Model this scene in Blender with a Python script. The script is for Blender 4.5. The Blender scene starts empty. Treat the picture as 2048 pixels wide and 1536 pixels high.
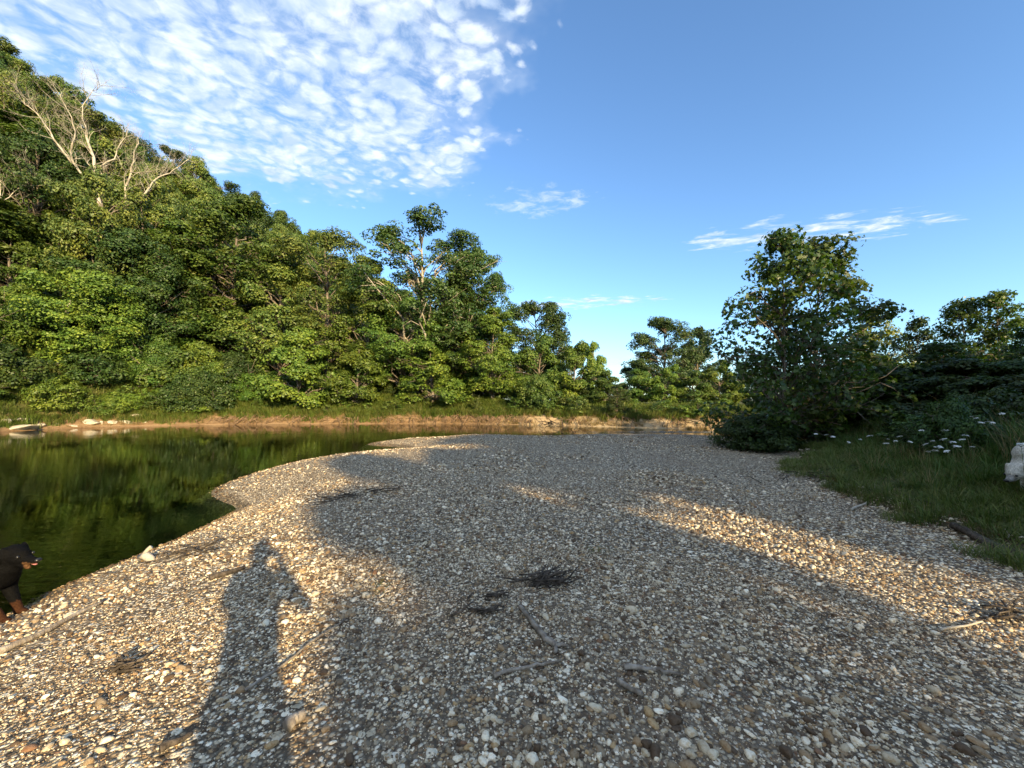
import bpy, math, random
import numpy as np

SC = bpy.context.scene
COL = SC.collection
R = math.radians

# ------------------------------------------------------------------ camera
ZC = 2.0                      # camera height above the water
F = 769.0                     # focal length in photo pixels (2048 wide)
HZ = 800.0                    # horizon row in the photo
cam_d = bpy.data.cameras.new('camera')
cam = bpy.data.objects.new('camera', cam_d)
COL.objects.link(cam)
cam.location = (0, 0, ZC)
cam.rotation_euler = (R(90), 0, 0)
cam_d.sensor_width = 36
cam_d.lens = F / 2048 * 36
cam_d.shift_y = (HZ - 768) / 2048
cam_d.clip_start = 0.05
cam_d.clip_end = 3000
SC.camera = cam

# ------------------------------------------------------------------ light
SUN_EL = 18.5
SUN_DIR = np.array([0.525, -0.851])          # horizontal direction towards the sun
w = bpy.data.worlds.new('World')
SC.world = w
w.use_nodes = True
EXPOSURE = 1.25
SKY_STRENGTH = 0.126
SUN_STRENGTH = 4.4
sun_d = bpy.data.lights.new('sun', 'SUN')
sun_d.energy = SUN_STRENGTH
sun_d.angle = R(0.9)
sun_d.color = (1.0, 0.785, 0.43)
sun = bpy.data.objects.new('sun', sun_d)
COL.objects.link(sun)
sun.location = (20, -30, 30)
_az = math.atan2(SUN_DIR[0], SUN_DIR[1])     # from +Y, clockwise
sun.rotation_euler = (R(90 - SUN_EL), 0, math.pi - _az)
vs = SC.view_settings
vs.view_transform = 'Standard'
vs.look = 'None'
vs.exposure = EXPOSURE
vs.gamma = 1
vs.use_curve_mapping = False
cy = SC.cycles
cy.max_bounces = 5
cy.diffuse_bounces = 2
cy.glossy_bounces = 2
cy.transmission_bounces = 4
cy.transparent_max_bounces = 8
cy.volume_bounces = 0
cy.caustics_reflective = False
cy.caustics_refractive = False
cy.use_denoising = True
cy.use_light_tree = False
cy.use_adaptive_sampling = True
cy.adaptive_threshold = 0.02


# ------------------------------------------------------------------ node helpers
class NT:
    def __init__(s, tree):
        s.t = tree
        s.n = tree.nodes
        s.l = tree.links

    def node(s, typ, **kw):
        n = s.n.new(typ)
        for k, v in kw.items():
            setattr(n, k, v)
        return n

    def put(s, sock, v):
        if hasattr(v, 'is_linked') or isinstance(v, bpy.types.NodeSocket):
            s.l.new(v, sock)
        else:
            sock.default_value = v

    def math(s, op, a, b=None, c=None, clamp=False):
        n = s.node('ShaderNodeMath', operation=op, use_clamp=clamp)
        s.put(n.inputs[0], a)
        if b is not None:
            s.put(n.inputs[1], b)
        if c is not None:
            s.put(n.inputs[2], c)
        return n.outputs[0]

    def smooth(s, v, a, b):
        n = s.node('ShaderNodeMapRange', interpolation_type='SMOOTHSTEP')
        s.put(n.inputs[0], v)
        s.put(n.inputs[1], a)
        s.put(n.inputs[2], b)
        return n.outputs[0]

    def lin(s, v, a, b, c, d):
        n = s.node('ShaderNodeMapRange')
        s.put(n.inputs[0], v)
        for i, q in enumerate((a, b, c, d)):
            s.put(n.inputs[i + 1], q)
        return n.outputs[0]

    def noise(s, vec, scale, detail=3, rough=0.55, dist=0.0, col=False):
        n = s.node('ShaderNodeTexNoise')
        if vec is not None:
            s.l.new(vec, n.inputs['Vector'])
        s.put(n.inputs['Scale'], scale)
        n.inputs['Detail'].default_value = detail
        n.inputs['Roughness'].default_value = rough
        n.inputs['Distortion'].default_value = dist
        return n.outputs[1 if col else 0]

    def ramp(s, fac, stops, interp='LINEAR'):
        n = s.node('ShaderNodeValToRGB')
        n.color_ramp.interpolation = interp
        el = n.color_ramp.elements
        while len(el) < len(stops):
            el.new(0.5)
        for e, (p, c) in zip(el, stops):
            e.position = p
            e.color = (*c, 1)
        s.put(n.inputs[0], fac)
        return n.outputs[0]

    def mix(s, f, a, b, mode='MIX'):
        n = s.node('ShaderNodeMix', data_type='RGBA', blend_type=mode)
        s.put(n.inputs[0], f)
        s.put(n.inputs[6], a if not isinstance(a, tuple) else (*a, 1))
        s.put(n.inputs[7], b if not isinstance(b, tuple) else (*b, 1))
        return n.outputs[2]

    def vmap(s, vec, scale=(1, 1, 1), rot=(0, 0, 0), loc=(0, 0, 0)):
        n = s.node('ShaderNodeMapping')
        s.l.new(vec, n.inputs[0])
        n.inputs[1].default_value = loc
        n.inputs[2].default_value = rot
        n.inputs[3].default_value = scale
        return n.outputs[0]

    def bump(s, h, strength=0.5, dist=0.02):
        n = s.node('ShaderNodeBump')
        n.inputs['Strength'].default_value = strength
        n.inputs['Distance'].default_value = dist
        s.l.new(h, n.inputs['Height'])
        return n.outputs[0]


def new_mat(name):
    m = bpy.data.materials.new(name)
    m.use_nodes = True
    m.node_tree.nodes.clear()
    nt = NT(m.node_tree)
    out = nt.node('ShaderNodeOutputMaterial')
    return m, nt, out


def principled(nt, out, col, rough=0.8, spec=0.3, normal=None):
    p = nt.node('ShaderNodeBsdfPrincipled')
    nt.put(p.inputs['Base Color'], col if not isinstance(col, tuple) else (*col, 1))
    nt.put(p.inputs['Roughness'], rough)
    p.inputs['Specular IOR Level'].default_value = spec
    if normal is not None:
        nt.l.new(normal, p.inputs['Normal'])
    nt.l.new(p.outputs[0], out.inputs[0])
    return p


# ------------------------------------------------------------------ sky with a sheet of mackerel cloud
def build_world():
    t = NT(w.node_tree)
    w.node_tree.nodes.clear()
    out = t.node('ShaderNodeOutputWorld')
    bg = t.node('ShaderNodeBackground')
    sky = t.node('ShaderNodeTexSky', sky_type='NISHITA')
    sky.sun_disc = False
    sky.sun_elevation = R(SUN_EL)
    sky.sun_rotation = _az
    sky.altitude = 200
    sky.air_density = 1.0
    sky.dust_density = 0.6
    sky.ozone_density = 2.2
    tc = t.node('ShaderNodeTexCoord')
    sep = t.node('ShaderNodeSeparateXYZ')
    t.l.new(tc.outputs['Generated'], sep.inputs[0])
    z = t.math('MAXIMUM', sep.outputs[2], 0.03)
    px = t.math('DIVIDE', sep.outputs[0], z)
    py = t.math('DIVIDE', sep.outputs[1], z)
    cmb = t.node('ShaderNodeCombineXYZ')
    t.l.new(px, cmb.inputs[0])
    t.l.new(py, cmb.inputs[1])
    p = cmb.outputs[0]
    # main sheet: bounded on its right and far sides, open overhead and to the left
    wob = t.noise(p, 3.2, 4, 0.6)
    wob = t.math('MULTIPLY_ADD', wob, 0.9, -0.45)
    ex = t.math('MULTIPLY_ADD', py, -0.30, 0.47)          # right edge x(y)
    ex = t.math('SUBTRACT', ex, px)
    ex = t.math('ADD', ex, wob)
    mr = t.smooth(ex, -0.07, 0.30)
    ey = t.math('MULTIPLY_ADD', px, -0.02, 1.98)
    ey = t.math('SUBTRACT', ey, py)
    ey = t.math('ADD', ey, wob)
    mf = t.smooth(ey, -0.05, 0.34)
    lowx = t.math('ADD', px, 2.2)
    ml = t.smooth(t.math('ADD', lowx, wob), -0.1, 1.1)
    sheet = t.math('MULTIPLY', t.math('MULTIPLY', mr, mf), ml)
    # cells
    warp = t.noise(p, 5.0, 2, 0.5, col=True)
    wv = t.node('ShaderNodeVectorMath', operation='MULTIPLY_ADD')
    t.l.new(warp, wv.inputs[0])
    wv.inputs[1].default_value = (0.115, 0.115, 0.115)
    t.l.new(p, wv.inputs[2])
    pw = t.vmap(wv.outputs[0], scale=(1.0, 1.2, 1), rot=(0, 0, R(-24)))
    vor = t.node('ShaderNodeTexVoronoi', feature='SMOOTH_F1')
    t.l.new(pw, vor.inputs['Vector'])
    vor.inputs['Scale'].default_value = 15.5
    vor.inputs['Smoothness'].default_value = 0.55
    vor.inputs['Randomness'].default_value = 0.9
    cell = t.lin(vor.outputs[0], 0.12, 0.62, 1.0, 0.0)
    fine = t.noise(pw, 30, 5, 0.62)
    mid = t.noise(pw, 8, 3, 0.5)
    d = t.math('ADD', t.math('MULTIPLY', cell, 0.62), t.math('MULTIPLY', fine, 0.75))
    d = t.math('ADD', d, t.math('MULTIPLY', mid, 0.55))
    d = t.math('ADD', d, t.math('MULTIPLY_ADD', sheet, 1.05, -1.40))
    dens = t.math('MULTIPLY', t.smooth(d, -0.02, 0.70), t.smooth(sheet, 0.0, 0.28))
    veil = t.math('MULTIPLY', t.smooth(sheet, 0.2, 1.0), t.lin(mid, 0.3, 0.7, 0.05, 0.42))
    dens = t.math('MAXIMUM', t.math('MULTIPLY', dens, 0.92), veil)

    # low wisps
    def wisp(cx, cy, rx, ry, rot, sc, st, amp):
        q = t.vmap(p, loc=(-cx, -cy, 0))
        q = t.vmap(q, rot=(0, 0, R(rot)))
        s = t.node('ShaderNodeSeparateXYZ')
        t.l.new(q, s.inputs[0])
        a = t.math('DIVIDE', s.outputs[0], rx)
        b = t.math('DIVIDE', s.outputs[1], ry)
        rr = t.math('ADD', t.math('MULTIPLY', a, a), t.math('MULTIPLY', b, b))
        m = t.smooth(rr, 1.25, 0.1)
        qs = t.vmap(q, scale=(sc / st, sc, 1))
        n = t.noise(qs, 1.0, 4, 0.62, 0.4)
        n = t.math('ADD', n, t.math('MULTIPLY_ADD', m, 0.36, -0.34))
        return t.math('MULTIPLY', t.smooth(n, 0.42, 0.68), amp)
    w1 = wisp(1.75, 2.30, 0.95, 0.34, 10, 10.0, 2.4, 1.0)
    w2 = wisp(0.75, 3.95, 1.0, 0.42, 6, 6.5, 1.7, 0.95)
    w3 = wisp(2.9, 9.6, 3.2, 1.9, 0, 1.2, 2.0, 0.75)
    w4 = wisp(0.15, 1.95, 0.35, 0.25, 0, 12, 1.4, 0.5)
    for q in (w1, w2, w3, w4):
        dens = t.math('MAXIMUM', dens, q)
    bright = t.noise(pw, 11, 4, 0.6)
    cc = t.mix(t.smooth(bright, 0.3, 0.75), (2.1, 2.7, 3.6), (3.9, 4.15, 4.4))
    skc = t.mix(1.0, sky.outputs[0], (0.78, 0.96, 1.10), 'MULTIPLY')
    fin = t.mix(dens, skc, cc)
    t.l.new(fin, bg.inputs[0])
    bg.inputs[1].default_value = SKY_STRENGTH
    t.l.new(bg.outputs[0], out.inputs[0])


build_world()
w.cycles.sampling_method = 'NONE'


# ------------------------------------------------------------------ generic helpers
def tag(o, label=None, cat=None, group=None, kind=None):
    if label:
        o['label'] = label
    if cat:
        o['category'] = cat
    if group:
        o['group'] = group
    if kind:
        o['kind'] = kind
    return o


def link(name, me, parent=None, mat=None):
    o = bpy.data.objects.new(name, me)
    COL.objects.link(o)
    if parent is not None:
        o.parent = parent
    if mat is not None and me is not None and not me.materials:
        me.materials.append(mat)
    return o


def empty(name, loc, rz=0.0):
    o = bpy.data.objects.new(name, None)
    COL.objects.link(o)
    o.location = loc
    o.rotation_euler = (0, 0, rz)
    o.empty_display_size = 0.2
    return o


def np_mesh(name, v, faces_flat, face_sizes, smooth=False):
    """fast mesh from arrays; faces_flat = all vertex indices in order"""
    me = bpy.data.meshes.new(name)
    v = np.asarray(v, np.float32)
    ff = np.asarray(faces_flat, np.int32).ravel()
    fs = np.asarray(face_sizes, np.int32)
    me.vertices.add(len(v))
    me.vertices.foreach_set('co', v.ravel())
    me.loops.add(len(ff))
    me.loops.foreach_set('vertex_index', ff)
    me.polygons.add(len(fs))
    st = np.concatenate([[0], np.cumsum(fs)[:-1]]).astype(np.int32)
    me.polygons.foreach_set('loop_start', st)
    if smooth:
        me.polygons.foreach_set('use_smooth', np.ones(len(fs), bool))
    me.update(calc_edges=True)
    return me


def quad_mesh(name, v, q, smooth=False):
    q = np.asarray(q, np.int32)
    return np_mesh(name, v, q, np.full(len(q), q.shape[1]), smooth)


class Tubes:
    """collects tapered tubes into one mesh"""

    def __init__(s, sides=6):
        s.k = sides
        s.v = []
        s.q = []
        s.n = 0

    def add(s, pts, rad, k=None):
        k = k or s.k
        pts = np.asarray(pts, float)
        rad = np.asarray(rad, float)
        n = len(pts)
        tan = np.gradient(pts, axis=0)
        tan /= np.linalg.norm(tan, axis=1, keepdims=True) + 1e-9
        up = np.array([0, 0, 1.0]) if abs(tan[0][2]) < 0.9 else np.array([1.0, 0, 0])
        a = np.cross(tan, up)
        a /= np.linalg.norm(a, axis=1, keepdims=True) + 1e-9
        b = np.cross(tan, a)
        th = np.linspace(0, 2 * np.pi, k, endpoint=False)
        ring = a[:, None, :] * np.cos(th)[None, :, None] + b[:, None, :] * np.sin(th)[None, :, None]
        vv = pts[:, None, :] + ring * rad[:, None, None]
        s.v.append(vv.reshape(-1, 3))
        for i in range(n - 1):
            for j in range(k):
                j2 = (j + 1) % k
                s.q.append((s.n + i * k + j, s.n + i * k + j2, s.n + (i + 1) * k + j2, s.n + (i + 1) * k + j))
        # end caps as fans of quads (degenerate-free for even k)
        for base, rev in ((s.n, True), (s.n + (n - 1) * k, False)):
            idx = [base + j for j in range(k)]
            if rev:
                idx = idx[::-1]
            s.caps = getattr(s, 'caps', [])
            s.caps.append(idx)
        s.n += n * k

    def mesh(s, name, smooth=True):
        v = np.concatenate(s.v)
        flat = [i for q in s.q for i in q]
        sizes = [4] * len(s.q)
        for c in s.caps:
            flat += c
            sizes.append(len(c))
        return np_mesh(name, v, flat, sizes, smooth)


# smooth value noise in numpy
def vnoise(x, y, seed=0):
    x = np.asarray(x, float)
    y = np.asarray(y, float)
    xi = np.floor(x).astype(np.int64)
    yi = np.floor(y).astype(np.int64)
    fx = x - xi
    fy = y - yi
    fx = fx * fx * (3 - 2 * fx)
    fy = fy * fy * (3 - 2 * fy)

    def h(a, b):
        n = (a * 374761393 + b * 668265263 + seed * 974711) & 0x7fffffff
        n = ((n ^ (n >> 13)) * 1274126177) & 0x7fffffff
        return ((n ^ (n >> 16)) & 0xffff) / 65535.0
    return (h(xi, yi) * (1 - fx) + h(xi + 1, yi) * fx) * (1 - fy) + (h(xi, yi + 1) * (1 - fx) + h(xi + 1, yi + 1) * fx) * fy


def fbm(x, y, seed=0, o=4):
    s = 0
    a = 0.5
    for i in range(o):
        s = s + a * vnoise(x * 2 ** i, y * 2 ** i, seed + i)
        a *= 0.5
    return s / (1 - 0.5 ** o) - 0.5


def sstep(x, a, b):
    t = np.clip((x - a) / (b - a), 0, 1)
    return t * t * (3 - 2 * t)


# ------------------------------------------------------------------ terrain
def catmull(pts, n=6):
    p = np.array(pts, float)
    p = np.vstack([2 * p[0] - p[1], p, 2 * p[-1] - p[-2]])
    out = []
    for i in range(1, len(p) - 2):
        for k in range(n):
            t = k / n
            a, b, c, d = p[i - 1], p[i], p[i + 1], p[i + 2]
            out.append(0.5 * (2 * b + (c - a) * t + (2 * a - 5 * b + 4 * c - d) * t * t + (3 * b - a - 3 * c + d) * t ** 3))
    out.append(p[-2])
    return np.array(out)


NEAR = [(-60, -300), (-20, -80), (-9, -30), (-5.4, -8), (-4.75, 0), (-4.70, 3.5), (-4.80, 3.9), (-4.85, 4.5), (-4.82, 5.0),
        (-4.84, 5.7), (-4.95, 6.5), (-5.1, 7.1), (-5.75, 7.6), (-6.5, 8.3), (-6.9, 9.3), (-7.06, 11), (-6.95, 12.6),
        (-6.1, 14.4), (-4.6, 15.5), (-4.7, 16.3), (-6.5, 17.2), (-6.1, 18.8), (-4.3, 20.2), (-2.2, 21), (0.8, 22.3),
        (4.4, 23.6), (8.9, 23.6), (12.5, 22.3), (20, 20.5), (60, 18), (700, 10)]
FAR = [(-90, -300), (-50, -80), (-42, -20), (-36, 10), (-32.5, 21), (-32, 25), (-31, 27.5), (-27.8, 29.6), (-23, 30.8),
       (-13.5, 32), (-5.2, 32), (2.9, 30.2), (7.6, 28.2), (13.4, 26.2), (25, 24.5), (60, 23), (700, 16)]
GRASS = [(0, -60), (4, -20), (5, -8), (4.4, -2), (4.3, 1), (4.65, 3.6), (4.85, 5.0), (5.75, 7.4), (8.2, 11.2), (10.5, 14.5),
         (14, 19), (22, 19.5), (60, 17), (700, 9)]
near_l, far_l, grass_l = catmull(NEAR), catmull(FAR), catmull(GRASS)
near_poly = np.vstack([near_l, [(700, -700), (-60, -700)]])
far_poly = np.vstack([far_l, [(700, 700), (-700, 700), (-700, -700), (-90, -700)]])
grass_poly = np.vstack([grass_l, [(700, -700), (0, -700)]])


def inside(poly, x, y):
    a = poly
    b = np.roll(poly, -1, axis=0)
    if x.size <= 1500:
        x1, y1, x2, y2 = a[:, 0][:, None], a[:, 1][:, None], b[:, 0][:, None], b[:, 1][:, None]
        dy = np.where(y2 == y1, 1e-12, y2 - y1)
        m = ((y1 > y) != (y2 > y)) & (x < (x2 - x1) * (y - y1) / dy + x1)
        return (m.sum(0) % 2) == 1
    c = np.zeros(x.shape, bool)
    for (x1, y1), (x2, y2) in zip(a, b):
        if y1 == y2:
            continue
        m = ((y1 > y) != (y2 > y)) & (x < (x2 - x1) * (y - y1) / (y2 - y1) + x1)
        c ^= m
    return c


def pdist(line, x, y):
    if x.size <= 1500:
        x1, y1 = line[:-1, 0][:, None], line[:-1, 1][:, None]
        dx, dy = line[1:, 0][:, None] - x1, line[1:, 1][:, None] - y1
        t = np.clip(((x - x1) * dx + (y - y1) * dy) / (dx * dx + dy * dy + 1e-12), 0, 1)
        return np.sqrt(((x - x1 - t * dx) ** 2 + (y - y1 - t * dy) ** 2).min(0))
    d = np.full(x.shape, 1e9)
    for (x1, y1), (x2, y2) in zip(line[:-1], line[1:]):
        dx, dy = x2 - x1, y2 - y1
        L = dx * dx + dy * dy + 1e-12
        t = np.clip(((x - x1) * dx + (y - y1) * dy) / L, 0, 1)
        d = np.minimum(d, (x - x1 - t * dx) ** 2 + (y - y1 - t * dy) ** 2)
    return np.sqrt(d)


def signed(poly, line, x, y):
    return np.where(inside(poly, x, y), 1.0, -1.0) * pdist(line, x, y)


def hill_z(x, y):
    p = -0.70 * x + 0.281 * y - 29.9
    z = np.where(p > 20, p, np.log1p(np.exp(np.clip(p / 2.0, -30, 10))) * 2.0)
    yr = 60 + (x + 80) * 0.577
    beyond = (y - yr) / 1.155
    z = z - 1.05 * np.where(beyond > 20, beyond, np.log1p(np.exp(np.clip(beyond / 4, -30, 10))) * 4)
    z = np.maximum(z, 0)
    return z


def ground_all(x, y):
    x = np.atleast_1d(np.asarray(x, float))
    y = np.atleast_1d(np.asarray(y, float))
    dn = signed(near_poly, near_l, x, y)
    df = signed(far_poly, far_l, x, y)
    dg = signed(grass_poly, grass_l, x, y)
    nz = fbm(x * 0.35, y * 0.35, 3)
    wob = dn + 0.5 * fbm(x * 0.5, y * 0.5, 11)
    zn = 0.52 * (1 - np.exp(-np.maximum(dn, 0) / 1.7))
    # swash ridges that run along the shore
    rid = 0.035 * sstep(wob, 1.0, 1.25) + 0.045 * sstep(wob, 2.3, 2.5) - 0.05 * sstep(wob, 2.7, 4.2)
    zn = zn + rid * sstep(dn, 0.2, 1.0) + 0.10 * nz * sstep(dn, 0.3, 2.5) + 0.035 * fbm(x * 1.6, y * 1.6, 7) * sstep(dn, 0.1, 1)
    zn = zn - 0.30 * sstep(y, 15, 22) * sstep(x, -4, 2) * (dn > 0)
    zn = zn * (1 - 0.42 * sstep(y, 10, 15) * sstep(-x, 0.5, 3.5))
    zg = 0.50 * sstep(dg, -0.3, 3.2) + 0.09 * sstep(dg, -0.05, 0.22) + 0.06 * fbm(x * 1.1, y * 1.1, 21) * sstep(dg, 0, 1) + 0.35 * sstep(dg, 6, 25)
    zn = zn + zg
    bk = df + (0.6 * fbm(x * 0.6, y * 0.6, 5) + 0.55 * fbm(x * 2.2, y * 0.9, 6, 3)) * sstep(df, 0, 0.5)
    hgt = 0.95 - 0.35 * sstep(-x, 24, 30) - 0.1 * sstep(x, 4, 10)
    zf = hgt * (0.75 * sstep(bk, 0.0, 0.9) + 0.25 * sstep(bk, 0.2, 3.2)) + 0.5 * sstep(df, 2, 8)
    zf = zf + (0.95 - 0.75 * sstep(x, -7, 4)) * sstep(df, 0.8, 4.6)
    zf = zf + 0.25 * fbm(x * 0.5, y * 0.5, 9) * sstep(df, 0.2, 2) + hill_z(x, y) * sstep(df, 0, 4)
    dw = np.minimum(np.maximum(-dn, 0), np.maximum(-df, 0))
    zb = -1.7 * (1 - np.exp(-dw / 3.6)) - 0.10 * sstep(dw, 0, 0.5)
    zb = zb + 0.05 * fbm(x * 0.8, y * 0.8, 15) * sstep(dw, 0.1, 1.0)
    z = np.where(dn > 0, zn, np.where(df > 0, zf, zb))
    return z, dn, df, dg


def gz(x, y):
    return float(ground_all(x, y)[0][0])


def px_ray(px, py):
    return (px - 1024) / F, (HZ - py) / F


def at(px, py, D):
    a, b = px_ray(px, py)
    return np.array([a * D, D, ZC + b * D])


def hit(px, py, off=0.0, d0=1.2, d1=60):
    """where the sight line through a photo pixel meets the ground (raised by off)"""
    a, b = px_ray(px, py)
    D = np.exp(np.linspace(math.log(d0), math.log(d1), 500))
    z = ground_all(a * D, D)[0] + off
    f = ZC + b * D - z
    i = np.argmax(f <= 0) if (f <= 0).any() else len(D) - 1
    D = D[i]
    return np.array([a * D, D, float(ground_all(a * D, D)[0][0])])


def build_terrain():
    ang = np.concatenate([np.arange(-78, 78, 0.4), np.arange(78, 282, 2.0)])
    ang = np.radians(ang)
    rad = np.concatenate([np.exp(np.arange(math.log(0.35), math.log(23), 0.018)), np.exp(np.arange(math.log(23), math.log(36), 0.008)), np.exp(np.arange(math.log(36), math.log(900), 0.045))])
    A, Rr = np.meshgrid(ang, rad)
    X = Rr * np.sin(A)
    Y = Rr * np.cos(A)
    Z, dn, df, dg = ground_all(X.ravel(), Y.ravel())
    V = np.stack([X.ravel(), Y.ravel(), Z], 1)
    na, nr = len(ang), len(rad)
    i, j = np.meshgrid(np.arange(nr - 1), np.arange(na), indexing='ij')
    j2 = (j + 1) % na
    Q = np.stack([i * na + j, i * na + j2, (i + 1) * na + j2, (i + 1) * na + j], -1).reshape(-1, 4)[:, ::-1]
    # cap at the pole
    V = np.vstack([V, [(0, 0, gz(0, 0))]])
    fdn, fdf, fdg = dn[Q].mean(1), df[Q].mean(1), dg[Q].mean(1)
    cx, cyy = V[Q][:, :, 0].mean(1), V[Q][:, :, 1].mean(1)
    hz = hill_z(cx, cyy)
    zone = np.full(len(Q), 1)
    zone[(fdn > -1.2)] = 0
    zone[(fdn > 0) & (fdg > 0.05)] = 4
    zone[(fdf > -1.3) & (fdn < -1.2)] = 2
    zone[(fdf > 3) & (hz > 1.0)] = 3
    names = ['gravel_bar', 'river_bed', 'river_bank', 'hillside', 'grass_bank']
    objs = {}
    pole = [(na * nr, (k + 1) % na, k) for k in range(na)]
    for k, nm in enumerate(names):
        q = Q[zone == k]
        used, inv = np.unique(q, return_inverse=True)
        inv = inv.reshape(-1, 4)
        flat = inv.ravel()
        sizes = np.full(len(inv), 4)
        vv = V[used]
        if k == 0:
            lut = {int(u): n for n, u in enumerate(used)}
            extra = [t for t in pole if t[1] in lut and t[2] in lut]
            vv = np.vstack([vv, V[-1:]])
            pi = len(vv) - 1
            ex = np.array([(pi, lut[t[2]], lut[t[1]]) for t in extra], int)
            if len(ex):
                flat = np.concatenate([flat, ex.ravel()])
                sizes = np.concatenate([sizes, np.full(len(ex), 3)])
        me = np_mesh(nm, vv, flat, sizes, True)
        o = link(nm, me)
        tag(o, kind='structure')
        objs[nm] = o
    return objs


# ------------------------------------------------------------------ materials
STONE_STOPS = [(0.0, (0.075, 0.055, 0.04)), (0.15, (0.20, 0.165, 0.125)), (0.29, (0.36, 0.33, 0.28)), (0.42, (0.145, 0.125, 0.105)),
               (0.53, (0.46, 0.435, 0.38)), (0.65, (0.24, 0.18, 0.12)), (0.75, (0.60, 0.58, 0.535)), (0.86, (0.33, 0.25, 0.155)),
               (0.92, (0.16, 0.10, 0.07)), (0.945, (0.72, 0.71, 0.68))]


def mat_stone():
    m, t, o = new_mat('river_stone')
    oi = t.node('ShaderNodeObjectInfo')
    c = t.ramp(oi.outputs['Random'], STONE_STOPS, 'CONSTANT')
    c = t.mix(1.0, c, (1.48, 1.32, 1.06), 'MULTIPLY')
    gp = t.node('ShaderNodeNewGeometry')
    sz = t.node('ShaderNodeSeparateXYZ')
    t.l.new(gp.outputs['Position'], sz.inputs[0])
    c = t.mix(t.smooth(sz.outputs[2], 0.085, 0.045), c, t.mix(1.0, c, (0.42, 0.36, 0.28), 'MULTIPLY'))
    tc = t.node('ShaderNodeTexCoord')
    n = t.noise(tc.outputs['Object'], 1.7, 5, 0.65)
    n2 = t.noise(tc.outputs['Object'], 6, 3, 0.6)
    c = t.mix(t.smooth(n, 0.42, 0.68), c, t.mix(1.0, c, (0.72, 0.60, 0.47), 'MULTIPLY'))
    c = t.mix(t.smooth(n2, 0.5, 0.8), c, t.mix(1.0, c, (1.25, 1.22, 1.18), 'MULTIPLY'))
    principled(t, o, c, 0.75, 0.3, t.bump(n2, 0.25, 0.15))
    return m


def mat_gravel():
    m, t, o = new_mat('gravel')
    g = t.node('ShaderNodeNewGeometry')
    P = g.outputs['Position']
    wn = t.noise(P, 9, 2, 0.5, col=True)
    wv = t.node('ShaderNodeVectorMath', operation='MULTIPLY_ADD')
    t.l.new(wn, wv.inputs[0])
    wv.inputs[1].default_value = (0.03, 0.03, 0.03)
    t.l.new(P, wv.inputs[2])

    def vor(scale, feat='F1'):
        v = t.node('ShaderNodeTexVoronoi', feature=feat)
        t.l.new(wv.outputs[0], v.inputs['Vector'])
        v.inputs['Scale'].default_value = scale
        return v
    v1, v2 = vor(48), vor(19)
    s1 = t.node('ShaderNodeSeparateColor')
    t.l.new(v1.outputs['Color'], s1.inputs[0])
    s2 = t.node('ShaderNodeSeparateColor')
    t.l.new(v2.outputs['Color'], s2.inputs[0])
    c1 = t.ramp(s1.outputs[0], STONE_STOPS, 'CONSTANT')
    c2 = t.ramp(s2.outputs[0], STONE_STOPS, 'CONSTANT')
    pick = t.math('MULTIPLY', t.math('GREATER_THAN', s2.outputs[1], 0.62), t.math('LESS_THAN', v2.outputs['Distance'], 0.42))
    c = t.mix(pick, c1, c2)
    c = t.mix(1.0, c, (1.50, 1.33, 1.06), 'MULTIPLY')
    gap = t.smooth(v1.outputs['Distance'], 0.36, 0.62)
    gap = t.math('MULTIPLY', gap, t.math('SUBTRACT', 1.0, pick))
    c = t.mix(t.math('MULTIPLY', gap, 0.85), c, (0.06, 0.045, 0.03))
    # brown silty patches, finer and darker
    big = t.noise(P, 0.55, 4, 0.6)
    sand = t.smooth(big, 0.50, 0.66)
    c = t.mix(t.math('MULTIPLY', sand, 0.38), c, (0.235, 0.17, 0.11))
    # damp gravel right at the waterline
    sp = t.node('ShaderNodeSeparateXYZ')
    t.l.new(P, sp.inputs[0])
    wet = t.smooth(t.math('ADD', sp.outputs[2], t.math('MULTIPLY', big, 0.03)), 0.10, 0.05)
    c = t.mix(t.math('MULTIPLY', wet, 0.65), c, t.mix(1.0, c, (0.36, 0.30, 0.20), 'MULTIPLY'))
    # algae and silt on the stones under water
    deep = t.smooth(sp.outputs[2], -0.05, -0.5)
    c = t.mix(t.math('MULTIPLY', deep, 0.7), c, (0.10, 0.085, 0.03))
    h1 = t.math('SUBTRACT', 1.0, v1.outputs['Distance'])
    h2 = t.math('MULTIPLY', t.math('SUBTRACT', 1.0, v2.outputs['Distance']), 1.6)
    h = t.math('ADD', h1, t.math('MULTIPLY', h2, pick))
    rough = t.lin(wet, 0, 1, 0.85, 0.45)
    principled(t, o, c, rough, 0.3, t.bump(h, 0.9, 0.016))
    return m


def mat_soil(name, a, b, sc=2.0, green=None):
    m, t, o = new_mat(name)
    g = t.node('ShaderNodeNewGeometry')
    P = g.outputs['Position']
    n = t.noise(P, sc, 6, 0.65)
    n2 = t.noise(P, sc * 9, 4, 0.6)
    c = t.mix(t.smooth(n, 0.35, 0.68), a, b)
    c = t.mix(t.smooth(n2, 0.35, 0.75), c, t.mix(1.0, c, (0.62, 0.58, 0.52), 'MULTIPLY'))
    if green:
        n3 = t.noise(P, sc * 0.6, 4, 0.6)
        c = t.mix(t.math('MULTIPLY', t.smooth(n3, 0.45, 0.6), 0.6), c, green)
    principled(t, o, c, 0.95, 0.15, t.bump(n2, 0.6, 0.06))
    return m


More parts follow.
